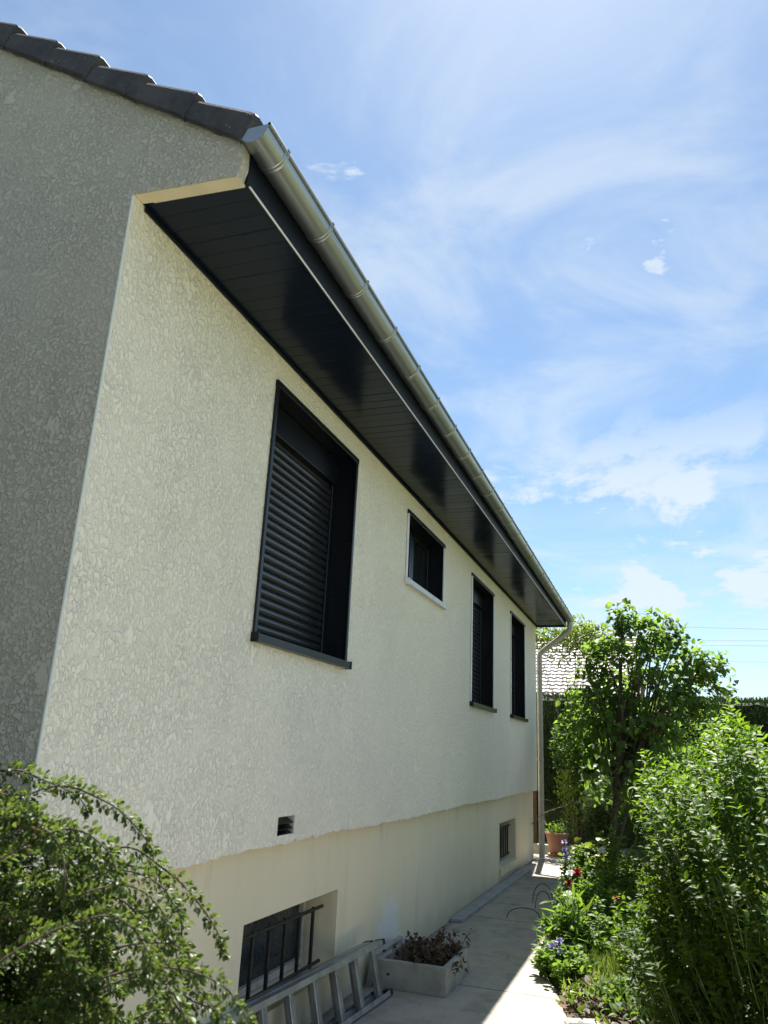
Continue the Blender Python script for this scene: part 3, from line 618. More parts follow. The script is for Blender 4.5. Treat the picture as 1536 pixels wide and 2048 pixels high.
# ================================================================== things on the path
# double aluminium ladder on its side, leaning on the plinth
lu = Vector((0.060, 1.0, 0.0)).normalized(); lv = Vector((-0.24, 0.0145, 0.97)).normalized(); lnn = lu.cross(lv).normalized()
if lnn.x < 0: lnn = -lnn
lad = thing('ladder', (0.15, 4.2, 0.0), 'double aluminium ladder lying on its side against the house wall', 'ladder')
def ladder_section(o, length, rung_off, rail_name):
    for b0, b1 in ((0.0, 0.030), (0.300, 0.330)):
        bm = bmesh.new()
        bx(bm, (-length, b0, -0.030), (0, b0 + 0.004 if b0 == 0 else b1, 0.030) if False else (0, b1, -0.024)); bx(bm, (-length, b0, 0.024), (0, b1, 0.030))
        web = (b0, b0 + 0.005) if b0 == 0 else (b1 - 0.005, b1)
        bx(bm, (-length, web[0], -0.024), (0, web[1], 0.024))
        for w in bm.verts: w.co = o + lu * w.co.x + lv * w.co.y + lnn * w.co.z
        from_bm(rail_name, bm, 'ladder', lad)
        obox('end_cap', o, lu, lv, lnn, (-0.030, 0.012), (b0 - 0.003, b1 + 0.003), (-0.033, 0.033), 'rubber', lad, 0.004)
    k = 0
    while rung_off + k * 0.28 < length - 0.05:
        a = -(rung_off + k * 0.28)
        bm = bmesh.new(); bx(bm, (a - 0.024, 0.005, -0.016), (a + 0.024, 0.325, 0.016), 0.003)
        for q in (-0.014, 0.0, 0.014): bx(bm, (a + q - 0.0022, 0.031, 0.016), (a + q + 0.0022, 0.299, 0.0185))
        for w in bm.verts: w.co = o + lu * w.co.x + lv * w.co.y + lnn * w.co.z
        from_bm('rung', bm, 'ladder', lad); k += 1
o_front = Vector((0.172, 5.59, 0.008))
ladder_section(o_front, 3.1, 0.16, 'rail')
ladder_section(o_front - lnn * 0.066 - lu * 0.05 + Vector((0, 0, 0.006)), 3.1, 0.30, 'rail')
for b in (0.12, 0.26): obox('bolt', o_front, lu, lv, lnn, (-0.055, -0.04), (b, b + 0.012), (0.030, 0.05), 'rubber', lad)

# concrete trough with a dried-out plant
pl = thing('planter', (0.27, 6.06, 0.0), 'grey concrete trough planter full of withered brown plants', 'planter')
bm = bmesh.new(); x0, x1, y0, y1, h, t = 0.02, 0.53, 5.73, 6.43, 0.178, 0.038
for lo, hi in (((x0, y0, 0), (x1, y0 + t, h)), ((x0, y1 - t, 0), (x1, y1, h)), ((x0, y0 + t + .0005, 0), (x0 + t, y1 - t - .0005, h - .002)), ((x1 - t, y0 + t + .0005, 0), (x1, y1 - t - .0005, h - .002)), ((x0 + t, y0 + t, 0), (x1 - t, y1 - t, 0.03))):
    bx(bm, lo, hi, 0.004)
from_bm('trough', bm, 'concrete', pl)
V, F = [], []; nn = 20
for j in range(nn):
    for i in range(nn): V.append((x0 + t + (x1 - x0 - 2 * t) * i / (nn - 1), y0 + t + (y1 - y0 - 2 * t) * j / (nn - 1), 0.125 + rng.normal(0, 0.008)))
mk('soil', V, [(j * nn + i, j * nn + i + 1, (j + 1) * nn + i + 1, (j + 1) * nn + i) for j in range(nn - 1) for i in range(nn - 1)], 'soil', pl, True)
tw, P, D = [], [], []
for k in range(70):
    b = np.array([rng.uniform(0.18, 0.47), rng.uniform(5.85, 6.36), 0.125]); e = b + np.array([rng.normal(0.02, 0.07), rng.normal(0, 0.07), rng.uniform(0.04, 0.17)])
    c = bez(b, (b + e) / 2 + rnd(1, .03)[0], e, 6); tw.append(c)
    for q in range(16):
        f = c[rng.integers(2, 6)]; P.append(f + rnd(1, 0.012)[0]); D.append(rnd(1)[0] + np.array([0, 0, -0.4]))
tubes('dead_stems', tw, [np.linspace(.004, .0015, 6)] * len(tw), 'twig', pl, 4, 'stuff')
n = len(P); foliage(pl, P, D, rnd(n), rng.uniform(.02, .042, n), rng.random(n), T_ROUND, 'leaf_dead', 0, name='dead_leaves')
# broken concrete slab leaning between the trough and the wall
sl = obox('concrete_slab', Vector((-0.045, 5.72, 0.0)), Vector((0, 1, 0)), Vector((0.16, 0, 0.98)).normalized(), Vector((0.98, 0, -0.16)).normalized(), (0, 0.62), (0, 0.215), (0, 0.042), 'concrete', None, 0.006)
tag(sl, 'thin pale concrete slab standing between the trough and the wall', 'slab')
bd = box('board', (-0.045, 8.12, 0.002), (0.080, 12.35, 0.030), 'plank', None, 0.003); bd.rotation_euler = (0, 0, -0.006)
tag(bd, 'long grey board lying on the path along the house wall', 'board')

# terracotta pot with a small plant, and its saucer
pot = thing('terracotta_pot', (0.225, 14.25, 0.0), 'terracotta flower pot with small plant beside the downpipe', 'flower pot')
c = (0.225, 14.25, 0.0)
lathe('pot_body', [(0.0, 0.03), (0.120, 0.03), (0.142, 0.12), (0.175, 0.28), (0.182, 0.325), (0.194, 0.330), (0.199, 0.352), (0.196, 0.372), (0.178, 0.372), (0.170, 0.325), (0.0, 0.325)], c, 'terracotta', pot)
lathe('saucer', [(0.0, 0.002), (0.14, 0.002), (0.165, 0.035), (0.158, 0.038), (0.13, 0.014), (0.0, 0.012)], c, 'terracotta', pot)
n = 420; P = np.array([0.225, 14.25, 0.40]) + rng.normal(0, 1, (n, 3)) * (0.09, 0.09, 0.06); P[:, 2] = np.maximum(P[:, 2], 0.36)
foliage(pot, P, rnd(n) + (0, 0, .5), rnd(n) * .5 + (0, 0, 1), rng.uniform(.03, .055, n), rng.random(n), T_OVAL, 'leaf_bed', 0)

# low concrete kerb at the end of the path, brown post behind the corner
tag(box('kerb', (-1.6, 14.75, -0.05), (1.3, 14.90, 0.11), 'concrete', None, 0.01, 2), 'low concrete kerb behind the terracotta pot', 'kerb')
tag(box('wooden_post', (-0.40, 15.15, -0.05), (-0.24, 15.30, 1.35), 'wood_brown', None, 0.008), 'dark brown wooden post past the house corner', 'post')
# bent wire hoops edging the bed
for k, (hx, hy, w, h, lab) in enumerate(((0.60, 9.75, 0.22, 0.20, 'taller thin wire hoop arching over the path edge by the flowers'), (0.62, 9.45, 0.16, 0.17, 'smaller wire hoop nested beside the taller wire hoop'), (0.60, 8.75, 0.34, 0.10, 'low bent wire reaching furthest across the path from the bed'))):
    a = np.linspace(0, math.pi, 14); pth = [(hx + 0.12 - w * 0.9 * (0.5 - 0.5 * math.cos(q)), hy - 0.15 * (0.5 - 0.5 * math.cos(q)), h * math.sin(q) ** 0.8 + 0.002) for q in a]
    tag(tubes('wire_hoop', [pth], [0.0045], 'iron', None, 6), lab, 'wire hoop', 'wire hoops along the bed')

# edging stones at the near end of the bed
for (sx, sy, a, l, lab) in ((1.44, 5.62, 0.35, 0.22, 'flat edging stone nearest the path corner of the bed'), (1.68, 5.72, 0.15, 0.26, 'longer flat edging stone under the dry leaves beside the bed')):
    u = Vector((math.cos(a), math.sin(a), 0)); v = Vector((-math.sin(a), math.cos(a), 0))
    o = obox('edging_stone', Vector((sx, sy, -0.03)), u, v, Vector((0, 0, 1)), (-l / 2, l / 2), (-0.06, 0.06), (0, 0.055), 'concrete', None, 0.016); tag(o, lab, 'stone', 'edging stones')

# ================================================================== far things
# neighbour's house with pantiled roof
nb = thing('neighbour_house', (-3.0, 36.5, 0.0), "pale neighbouring house with wavy pantile roof beyond the hedge", 'house')
NE, NR, NZ, NS = 30.0, 36.6, 3.0, 0.577
box('wall', (-10.5, 30.6, -0.06), (0.8, 42.4, 3.2), 'neigh_wall', nb)
rz = lambda y: NZ + (y - NE) * NS
V = [(x, y, z) for x in (-11, 1.3) for y, z in ((NE, NZ - .05), (NR, rz(NR) - .05), (2 * NR - NE, NZ - .05), (2 * NR - NE, NZ - .2), (NR, rz(NR) - .25), (NE, NZ - .2))]
nroof = mk('roof', V, [(0, 1, 7, 6), (1, 2, 8, 7), (2, 3, 9, 8), (3, 4, 10, 9), (4, 5, 11, 10), (5, 0, 6, 11), (0, 5, 4, 1), (1, 4, 3, 2), (6, 7, 10, 11), (7, 8, 9, 10)], 'mortar', nb)
tubes('ridge_cap', [[(-11, NR, rz(NR) + .02), (1.32, NR, rz(NR) + .02)]], [.12], 'neigh_tile', nroof, 10)
def pantile(n=9):
    ca, sa = math.cos(math.atan(NS)), math.sin(math.atan(NS)); V, F = [], []; L = 0.40
    for s, dz in ((0.0, 0.06), (L, 0.0)):
        for i in range(n):
            q = i / (n - 1); V.append((q * 0.30, s * ca, s * sa + dz + 0.018 * math.sin(q * 2 * math.pi + 0.6)))
    for i in range(n): V.append((V[i][0], 0.012, V[i][2] - 0.055))
    for i in range(n - 1): F += [(i, i + 1, n + i + 1, n + i), (2 * n + i, 2 * n + i + 1, i + 1, i)]
    return V, F
V, F = pantile(); me = bpy.data.meshes.new('pantile'); me.from_pydata(V, [], F); me.materials.append(M['neigh_tile']); pinv = Matrix.Translation(-WLOC[nroof.name])
dyr = 0.34 * math.cos(math.atan(NS)); rows = int((NR - NE) / dyr); rv, rf = [], []
for r in range(rows):
    for cidx in range(41):
        x = -11 + cidx * 0.30; y = NE + r * dyr; single = -3.2 < x < 1.1 and 3 <= r < rows
        if single:
            o = bpy.data.objects.new('pantile', me); COL.objects.link(o); o.parent = nroof; o.matrix_parent_inverse = pinv; o.location = (x, y, rz(y) + rng.normal(0, .003))
        else:
            b = len(rv); rv += [(x + a, y + q, rz(y) + z_) for a, q, z_ in V]; rf += [tuple(b + i for i in f) for f in F]
tag(mk('pantiles', rv, rf, 'neigh_tile', nroof), kind='stuff')

# overhead wires
for k, (za, zb_, lab) in enumerate(((11.10, 0, 'uppermost thin overhead wire crossing the sky above the lilac'), (10.10, 0, 'second overhead wire from the top, just above its twin'), (9.75, 0, 'third overhead wire from the top, close under the second'), (8.62, 0, 'lowest overhead wire, just over the hedge top'))):
    xs = np.linspace(-60, 80, 60); pth = [(x, 60.0, za - 0.055 * (x - 4) + 0.0012 * (x - 12) ** 2 * 0.2 + (0.055 * (x - 4) if k else 0.02 * (x - 4))) for x in xs]
    tag(tubes('overhead_wire', [pth], [0.011], 'wire', None, 5), lab, 'wire', 'overhead wires')

# clipped conifer hedge closing the garden
hedge = thing('conifer_hedge', (5.0, 17.6, 0.0), 'tall dark clipped conifer hedge closing the garden', 'hedge')
HX0, HX1, HY, HT = -6.0, 16.0, 17.0, 2.86
V, F = [], []; nxh = 111; zs = [-0.06, 0.7, 1.4, 2.0, 2.5, HT - 0.06]
prof = [(HY + 0.02 * i, z) for i, z in enumerate(zs)] + [(HY + 0.5, HT), (HY + 1.1, HT - 0.05), (HY + 1.2, -0.06)]
for i in range(nxh):
    x = HX0 + (HX1 - HX0) * i / (nxh - 1)
    for (yy, z) in prof: V.append((x, yy + 0.06 + rng.normal(0, .025), z - 0.06 + rng.normal(0, .02) * (z > 0)))
m_ = len(prof)
F = [(i * m_ + k, (i + 1) * m_ + k, (i + 1) * m_ + k + 1, i * m_ + k + 1) for i in range(nxh - 1) for k in range(m_ - 1)]
mk('hedge_core', V, F, 'hedge_core', hedge)
n = 34000; fx = rng.uniform(-3.5, 9, n); top = rng.random(n) < 0.22
P = np.stack([fx, np.where(top, HY + rng.uniform(0, 1.1, n), HY + rng.normal(0, .03, n)), np.where(top, HT - 0.05 + rng.normal(0, .018, n), rng.uniform(0.6, HT - 0.03, n))], 1)
D = np.where(top[:, None], np.array([0, -0.1, 1.0]), np.array([0, -0.55, 0.75])) + rnd(n, .35)
foliage(hedge, P, D, rnd(n) + (0, -.6, .3), rng.uniform(.05, .10, n), np.where(top, rng.uniform(.5, 1, n), rng.uniform(0, .6, n)), T_SPRIG, 'leaf_hedge', 0)

# unseen hedge added behind the camera's left shoulder to shade the gable
gh = thing('gable_shade_hedge', (-4.0, -2.2, 0.0), 'unseen tall dark hedge added to shade the gable wall', 'hedge')
V, F = [], []; prof = [(-1.6, -0.06), (-1.55, 1.2), (-1.62, 2.4), (-1.7, 3.7), (-2.2, 4.0), (-2.8, 3.6), (-2.9, -0.06)]; m_ = len(prof)
for i in range(60):
    x = -9.5 + i * 0.175
    for (yy, z) in prof: V.append((x, yy + rng.normal(0, .05), z + rng.normal(0, .05) * (z > 0)))
F = [(i * m_ + k, (i + 1) * m_ + k, (i + 1) * m_ + k + 1, i * m_ + k + 1) for i in range(59) for k in range(m_ - 1)]
mk('hedge_core', V, F, 'hedge_core', gh)
n = 7000; P = np.stack([rng.uniform(-9.5, .8, n), rng.normal(-1.58, .05, n), rng.uniform(.0, 3.8, n)], 1)
foliage(gh, P, rnd(n, .5) + (0, .6, .5), rnd(n) + (0, .6, .3), rng.uniform(.07, .14, n), rng.random(n), T_SPRIG, 'leaf_hedge', 0)

# ================================================================== shrubs and trees
def ell(n, c, r, zmin=-1.0, shell=0.0):
    out = []
    while len(out) < n:
        v = rng.normal(0, 1, 3); v /= np.linalg.norm(v); rr = rng.uniform(shell ** 3, 1) ** (1 / 3); v = v * rr
        if v[2] < zmin: continue
        out.append(np.array(c) + v * np.array(r))
    return np.array(out)
def leafy_shoots(tips, base_pts, leaf_len, pairs, spacing, young, tip_up=0.8, opposite=True, wild=0.25, stem_len=None):
    """each tip ends a shoot that comes from the nearest base point; leaves in opposite pairs along its end"""
    P, D, U, S, Vv, paths, rad = [], [], [], [], [], [], []
    for tp in tips:
        b = base_pts[rng.integers(len(base_pts))]
        out = tp - b; mid = b + out * 0.55 + np.array([0, 0, 0.12 * np.linalg.norm(out)]) + rnd(1, .03)[0]
        c = bez(b, mid, tp, 12); seg = np.linalg.norm(np.diff(c, axis=0), axis=1); acc = np.concatenate([[0], np.cumsum(seg)]); L = acc[-1]
        paths.append(c); rad.append(np.linspace(.0055, .0014, 12) * min(1.4, max(.6, L)))
        npair = int(min(pairs, max(2, (L * 0.9) / spacing)))
        roll0 = rng.uniform(0, math.pi); rate = math.pi / 2
        vbase = rng.normal(0, .10)
        for q in range(npair):
            s = L - q * spacing * rng.uniform(.85, 1.15)
            if s < 0: break
            f = np.array([np.interp(s, acc, c[:, i]) for i in range(3)]); tng = norm(np.array([np.interp(min(L, s + .01), acc, c[:, i]) - np.interp(max(0, s - .01), acc, c[:, i]) for i in range(3)]))
            a = np.cross(tng, np.array([.3, .5, .8])); a = norm(a); bb = np.cross(tng, a)
            ro = roll0 + q * rate + rng.normal(0, .25); side = math.cos(ro) * a + math.sin(ro) * bb
            lift = tip_up * (1 - 0.5 * q / pairs)
            for sg in (1, -1):
                if q == 0 and rng.random() < .3: continue
                d = side * sg + tng * lift + rnd(1, wild)[0] * .5
                P.append(f); D.append(d); U.append(tng + rnd(1, .25)[0] + np.array([0, 0, .4])); S.append(leaf_len * rng.uniform(.75, 1.15) * (0.5 + 0.5 * min(1, (q + 1) / 3)))
                Vv.append(young * max(0, 1 - q / 5.0) + 0.22 + vbase + rng.normal(0, .12))
    return (np.array(P), np.array(D), np.array(U), np.array(S), np.array(Vv)), paths, rad

# privet on the right
pv = thing('privet_bush', (2.75, 5.0, 0.0), 'large bright privet bush with yellow-green tips at the right', 'bush')
bases = np.array([(x, y, rng.uniform(.15, .5)) for x, y in zip(rng.uniform(2.1, 3.6, 26), rng.uniform(4.5, 5.7, 26))])
hubs = np.array([b + np.array([rng.normal(0, .18), rng.normal(0, .18), rng.uniform(.35, .7)]) for b in bases])
tips, starts = [], []
while len(tips) < 1750:
    v = rng.normal(0, 1, 3); v /= np.linalg.norm(v)
    if v[2] < -0.55 or v[1] > 0.8: continue
    v = v / (np.abs(v) ** 3.2).sum() ** (1 / 3.2)
    rr = rng.uniform(.74, .98) + 0.09 * math.sin(v[0] * 10 + v[2] * 7) + .06 * math.sin(v[1] * 11 + v[0] * 17 + v[2] * 5)
    p = np.array([2.93, 4.95, 0.84]) + v * rr * np.array([1.14, 1.15, 1.03])
    p[1] += 0.45 * max(0.0, 1.15 - p[2]) * (p[1] < 5.2)
    if p[2] < 0.32: continue
    L = rng.uniform(.22, .46); out = np.array([v[0], v[1], 0]) * .42; tips.append(p); starts.append(p - L * norm(out + np.array([0, 0, .95]) + rnd(1, .12)[0]))
tips = np.array(tips)
parts_, paths, rad = [], [], []
for tp, st in zip(tips, starts):
    l_, p_, r_ = leafy_shoots([tp], [st], 0.051, 10, 0.025, 0.75, 0.75); parts_.append(l_); paths += p_; rad += [q * .75 for q in r_]
Lf = tuple(np.concatenate([q[i] for q in parts_]) for i in range(5))
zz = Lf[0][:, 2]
var = Lf[4] * np.clip((zz - 0.85) / 0.70, 0.08, 1.25)  # lower leaves darkened: the crown's shade is put into their colour
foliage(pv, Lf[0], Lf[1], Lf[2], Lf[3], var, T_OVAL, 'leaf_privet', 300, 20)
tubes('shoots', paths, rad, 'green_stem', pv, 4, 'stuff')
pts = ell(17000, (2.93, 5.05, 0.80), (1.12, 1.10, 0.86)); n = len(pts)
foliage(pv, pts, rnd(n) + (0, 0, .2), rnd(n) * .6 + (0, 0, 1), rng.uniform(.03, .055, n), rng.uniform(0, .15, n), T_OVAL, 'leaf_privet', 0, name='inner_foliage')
tubes('stems', [bez((b[0] + rng.normal(0, .1), b[1] + rng.normal(0, .1), -0.03), b, h, 8) for b, h in zip(bases, hubs)], [np.linspace(.016, .008, 8)] * len(bases), 'bark', pv, 6, 'stuff')
for (tx, ty, lean, r0, h) in ((1.965, 5.65, 0.02, 0.036, 0.66), (2.165, 5.45, 0.07, 0.034, 0.62), (2.10, 5.6, -0.05, 0.028, 0.6)):
    pth = [(tx + lean * s + 0.008 * math.sin(9 * s), ty + 0.03 * s, -0.03 + h * s) for s in np.linspace(0, 1, 9)]; tubes('trunk', [pth], [np.linspace(r0 * 1.15, r0 * .8, 9)], 'bark_red', pv, 10)

# lilac small tree behind
li = thing('lilac_tree', (1.45, 9.0, 0.0), 'lilac tree with heart-shaped leaves rising above the garden behind', 'tree')
tr = [catmull([(1.45, 9.0, -.05), (1.43, 9.0, .6), (1.50, 8.98, 1.15), (1.56, 9.0, 1.55)], 6)]
tubes('trunk', [tr[0], catmull([(1.44, 9.0, .55), (1.58, 9.05, 1.0), (1.78, 9.1, 1.5)], 6)], [np.linspace(.042, .03, len(tr[0])), np.linspace(.024, .018, 13)], 'bark', li, 9)
forks = [np.array((1.56, 9.0, 1.5)), np.array((1.50, 8.98, 1.2)), np.array((1.78, 9.1, 1.45)), np.array((1.66, 9.05, 1.3))]
limb_end = ell(80, (1.86, 9.0, 2.38), (.75, .60, .72), -0.75, 0.5); limbs, lr, lpts = [], [], []
for e in limb_end:
    f = forks[rng.integers(4)]; c = bez(f, f + (e - f) * .5 + np.array([0, 0, .22]), e, 10); limbs.append(c); lr.append(np.linspace(.016, .005, 10)); lpts += [c[6], c[8], c[9]]
tubes('limbs', limbs, lr, 'bark', li, 5, 'stuff')
lpts = np.array(lpts); tips = []
for c_, r_, k_ in (((1.22, 9.0, 2.15), (.34, .4, .42), 60), ((1.62, 9.0, 2.62), (.36, .42, .42), 62), ((2.10, 9.0, 2.58), (.40, .42, .40), 62), ((2.46, 9.0, 2.22), (.34, .4, .40), 48), ((1.85, 9.0, 1.95), (.5, .5, .42), 60), ((1.66, 9.0, 3.06), (.20, .2, .26), 18), ((2.08, 9.0, 3.0), (.20, .2, .24), 16), ((2.60, 9.0, 2.66), (.16, .2, .18), 9), ((1.36, 9.0, 2.72), (.18, .2, .16), 10)):
    for lp in ell(k_, c_, r_, -1, .35): tips.append(lp)
P, D, U, S, Vv, paths, rad = [], [], [], [], [], [], []
for tp in tips:
    dist = np.linalg.norm(lpts - tp, axis=1); b = lpts[np.argsort(dist)[rng.integers(3)]]; c = bez(b, (b + tp) / 2 + np.array([0, 0, .05]) + rnd(1, .03)[0], tp, 8); paths.append(c); rad.append(np.linspace(.004, .0015, 8))
    ou = norm(tp - np.array([1.86, 9, 2.3]))
    for q in range(12):
        f = c[7 - (q // 2) % 7] + rnd(1, .035)[0]; d = ou * .5 + rnd(1, .6)[0] + np.array([0, 0, -.25]); P.append(f); D.append(d); U.append(ou * .4 + np.array([0, 0, 1]) + rnd(1, .35)[0]); S.append(rng.uniform(.045, .080)); Vv.append(rng.uniform(.15, .85))
foliage(li, P, D, U, S, Vv, T_HEART, 'leaf_lilac', 300, 16)
tubes('twigs', paths, rad, 'twig', li, 4, 'stuff')
n = 900; pts = ell(n, (1.72, 9.15, 1.50), (.60, .6, .55))
foliage(li, pts, rnd(n) + (0, 0, -.4), rnd(n) * .5 + (0, 0, 1), rng.uniform(.06, .09, n), rng.uniform(0, .5, n), T_HEART, 'leaf_lilac', 0, name='inner_foliage')

# shrubs in the back behind the house corner
def round_shrub(name, label, c, r, n, size, tmpl, mat, stems=10, shell=0.45, droop=0.0, lumps=5, cat='bush', singles=0, zmin=-1.0):
    t = thing(name, (c[0], c[1], 0.0), label, cat)
    lc = [np.array(c) + rng.normal(0, .35, 3) * np.array(r) for _ in range(lumps)]; per = n // lumps; pts = []
    for q in lc: pts.append(ell(per, q, np.array(r) * rng.uniform(.55, .8), zmin, shell))
    pts = np.concatenate(pts); pts = pts[pts[:, 2] > 0.03]; m = len(pts); ou = norm(pts - np.array(c))
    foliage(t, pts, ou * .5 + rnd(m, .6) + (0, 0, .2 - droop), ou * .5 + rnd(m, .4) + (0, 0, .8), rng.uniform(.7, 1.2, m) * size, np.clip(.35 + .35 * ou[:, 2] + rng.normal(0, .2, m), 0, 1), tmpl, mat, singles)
    st = [bez((c[0] + rng.normal(0, .05), c[1] + rng.normal(0, .05), -.05), (c[0], c[1], c[2] * .6), q + rng.normal(0, .1, 3), 7) for q in lc for _ in range(max(1, stems // lumps))]
    tubes('stems', st, [np.linspace(.012, .004, 7)] * len(st), 'bark', t, 5)
    return t
sh = round_shrub('laurel_shrub', 'dark leafy shrub in front of the hedge past the house corner', (0.55, 15.7, 1.40), (.85, .6, .95), 5200, .085, T_OVAL, 'leaf_dark', 12)
round_shrub('laurel_shrub', 'dark leafy shrub half hidden behind the lilac trunk', (1.75, 15.2, 1.25), (.95, .6, .95), 4200, .085, T_OVAL, 'leaf_dark', 12)
round_shrub('tamarisk_shrub', 'soft feathery grey-green shrub below the lilac, behind the flowers', (1.28, 12.0, 0.80), (.40, .40, .68), 17000, .05, T_NARROW, 'leaf_fine', 20, 0.2, 0.2)
round_shrub('leafy_shrub', 'mid green leafy shrub between the downpipe and the lilac', (1.18, 12.9, 1.70), (.55, .5, .75), 4200, .075, T_OVAL, 'leaf_bed', 14)
round_shrub('leafy_shrub', 'dark leafy shrub right of the lilac trunk below its crown', (2.35, 10.6, 1.05), (.75, .6, .85), 4200, .075, T_OVAL, 'leaf_dark', 14)
cb = round_shrub('climber', 'pale yellow-green bush showing above the downpipe behind the house', (0.40, 15.6, 3.72), (.95, .5, .50), 3200, .075, T_OVAL, 'leaf_yellow', 10, .2)
round_shrub('golden_shrub', 'small golden-leaved shrub glimpsed behind the downpipe foot', (0.30, 14.95, 0.75), (.22, .2, .5), 700, .06, T_OVAL, 'leaf_yellow', 6, .2)
# arching bare twig reaching across the downpipe
tgp = catmull([(0.75, 13.9, 0.95), (0.45, 13.6, 0.84), (0.15, 13.2, 0.72), (-0.02, 13.0, 0.56)], 6)
n = 150; k = rng.integers(0, len(tgp), n)
tw_t = thing('twig_branch', (0.75, 13.9, 0.95), 'thin twig reaching across the foot of the downpipe', 'branch')
tubes('stem', [tgp, catmull([tgp[8], tgp[8] + (-.10, -.1, .10), tgp[8] + (-.2, -.2, .13)], 5)], [np.linspace(.008, .002, len(tgp)), np.linspace(.004, .0015, 11)], 'twig', tw_t, 5)
foliage(tw_t, tgp[k] + rnd(n, .022), rnd(n), rnd(n), rng.uniform(.025, .04, n), rng.uniform(0, .4, n), T_NARROW, 'leaf_dark', 0)
tw_t.parent = None

# ---- flower bed
def bed_plant(name, label, x, y, w, h, n, size, tmpl=T_OVAL, mat='leaf_bed', stems=14, group=None, up=0.5, cat='plant', singles=0):
    t = thing(name, (x, y, 0.0), label, cat, group); P, D, U, S, Vv, paths = [], [], [], [], [], []
    for k in range(stems):
        a = rng.uniform(0, 2 * math.pi); r = w * math.sqrt(rng.random()); hh = h * rng.uniform(.55, 1.05) * (1 - .35 * (r / w) ** 2)
        e = np.array([x + r * math.cos(a), y + r * math.sin(a), hh]); b = np.array([x + .35 * r * math.cos(a), y + .35 * r * math.sin(a), -.02])
        c = bez(b, (b + e) / 2 + np.array([0, 0, .1 * hh]) + rnd(1, .02)[0], e, 8); paths.append(c)
        for q in range(n // stems):
            s = rng.uniform(.2, 1); f = np.array([np.interp(s, np.linspace(0, 1, 8), c[:, i]) for i in range(3)]) + rnd(1, .28 * size)[0]
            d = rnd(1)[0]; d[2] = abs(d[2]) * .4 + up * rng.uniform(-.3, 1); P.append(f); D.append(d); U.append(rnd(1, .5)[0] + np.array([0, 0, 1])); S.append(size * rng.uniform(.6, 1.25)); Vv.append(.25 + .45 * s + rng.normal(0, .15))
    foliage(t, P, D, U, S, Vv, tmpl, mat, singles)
    tubes('stems', paths, [np.linspace(.005, .002, 8)] * len(paths), 'green_stem', t, 4, 'stuff'); return t
rose = bed_plant('rose_bush', 'leafy rose bush with two red blooms at the path edge', 1.32, 7.75, .34, .62, 1500, .05, stems=26)
bed_plant('rose_bush', 'bushy green rose without flowers in the middle of the bed', 1.62, 8.1, .36, .66, 1300, .055, stems=22)
iris_w = bed_plant('iris_clump', 'clump bearing white flowers in front of the red rose', 1.20, 7.20, .16, .50, 320, .13, T_NARROW, stems=16, up=1.2)
iris_b = bed_plant('iris_clump', 'clump bearing deep violet-blue flowers low over the path', 1.14, 7.00, .16, .42, 320, .13, T_NARROW, stems=16, up=1.2)
iris_f = bed_plant('bellflower', 'slender plant with pale violet flowers, furthest along the path', 0.98, 9.2, .14, .72, 300, .07, T_OVAL, stems=14, up=.8)
iris_p = bed_plant('bellflower', 'low plant with pale lilac flowers nearest the camera on the bed edge', 1.16, 6.72, .15, .26, 260, .055, T_OVAL, stems=14, up=.6)
bed_plant('hydrangea', 'large-leaved pale green plant at the far end of the bed', 1.12, 10.2, .24, .74, 420, .085, T_HEART, 'leaf_yellow', stems=16)
bed_plant('foliage_clump', 'grey-green leafy clump spilling over the near path edge', 1.20, 6.55, .24, .24, 700, .055, T_ROUND, stems=22)
bed_plant('foliage_clump', 'tall weedy clump beside the privet trunks', 1.75, 6.9, .26, .62, 800, .055, stems=22)
bed_plant('foliage_clump', 'dense low clump between the roses and the lawn patch', 1.50, 7.25, .30, .38, 1100, .05, stems=24)
bed_plant('foliage_clump', 'dark clump behind the roses near the feathery shrub', 1.35, 9.4, .36, .60, 1200, .06, T_OVAL, 'leaf_dark', stems=22)
bed_plant('foliage_clump', 'bright clump of leaves at the foot of the lilac', 1.75, 9.3, .40, .75, 1200, .065, stems=22)
bed_plant('foliage_clump', 'tall leafy clump hiding the foot of the lilac trunk', 1.42, 8.72, .30, .95, 1300, .06, stems=26)
bed_plant('foliage_clump', 'tall leafy clump between the lilac and the privet', 1.82, 8.3, .30, 1.0, 1200, .06, T_OVAL, 'leaf_dark', stems=24)
bed_plant('foliage_clump', 'leafy clump bordering the path past the roses', 1.05, 8.55, .24, .46, 800, .05, stems=20)
bed_plant('foliage_clump', 'rosette of pointed leaves at the path edge by the dry leaves', 1.36, 6.05, .09, .14, 120, .075, T_NARROW, 'leaf_yellow', stems=8)
bed_plant('foliage_clump', 'shaded dark clump under the privet at the lower right', 2.35, 5.1, .40, .50, 1100, .07, T_OVAL, 'leaf_dark', stems=22)
bed_plant('foliage_clump', 'shaded leafy clump in the bottom right corner', 2.15, 4.75, .30, .42, 800, .06, T_OVAL, 'leaf_dark', stems=18)
bed_plant('foliage_clump', 'low mixed clump between edging stones and privet trunks', 1.78, 6.1, .22, .26, 700, .05, stems=18)
bed_plant('foliage_clump', 'shaded clump standing in front of the reddish stems', 1.98, 5.25, .22, .40, 700, .06, T_OVAL, 'leaf_dark', stems=18)
bed_plant('foliage_clump', 'tall shaded clump at the right edge below the privet', 2.55, 4.5, .30, .62, 900, .065, T_OVAL, 'leaf_dark', stems=20)
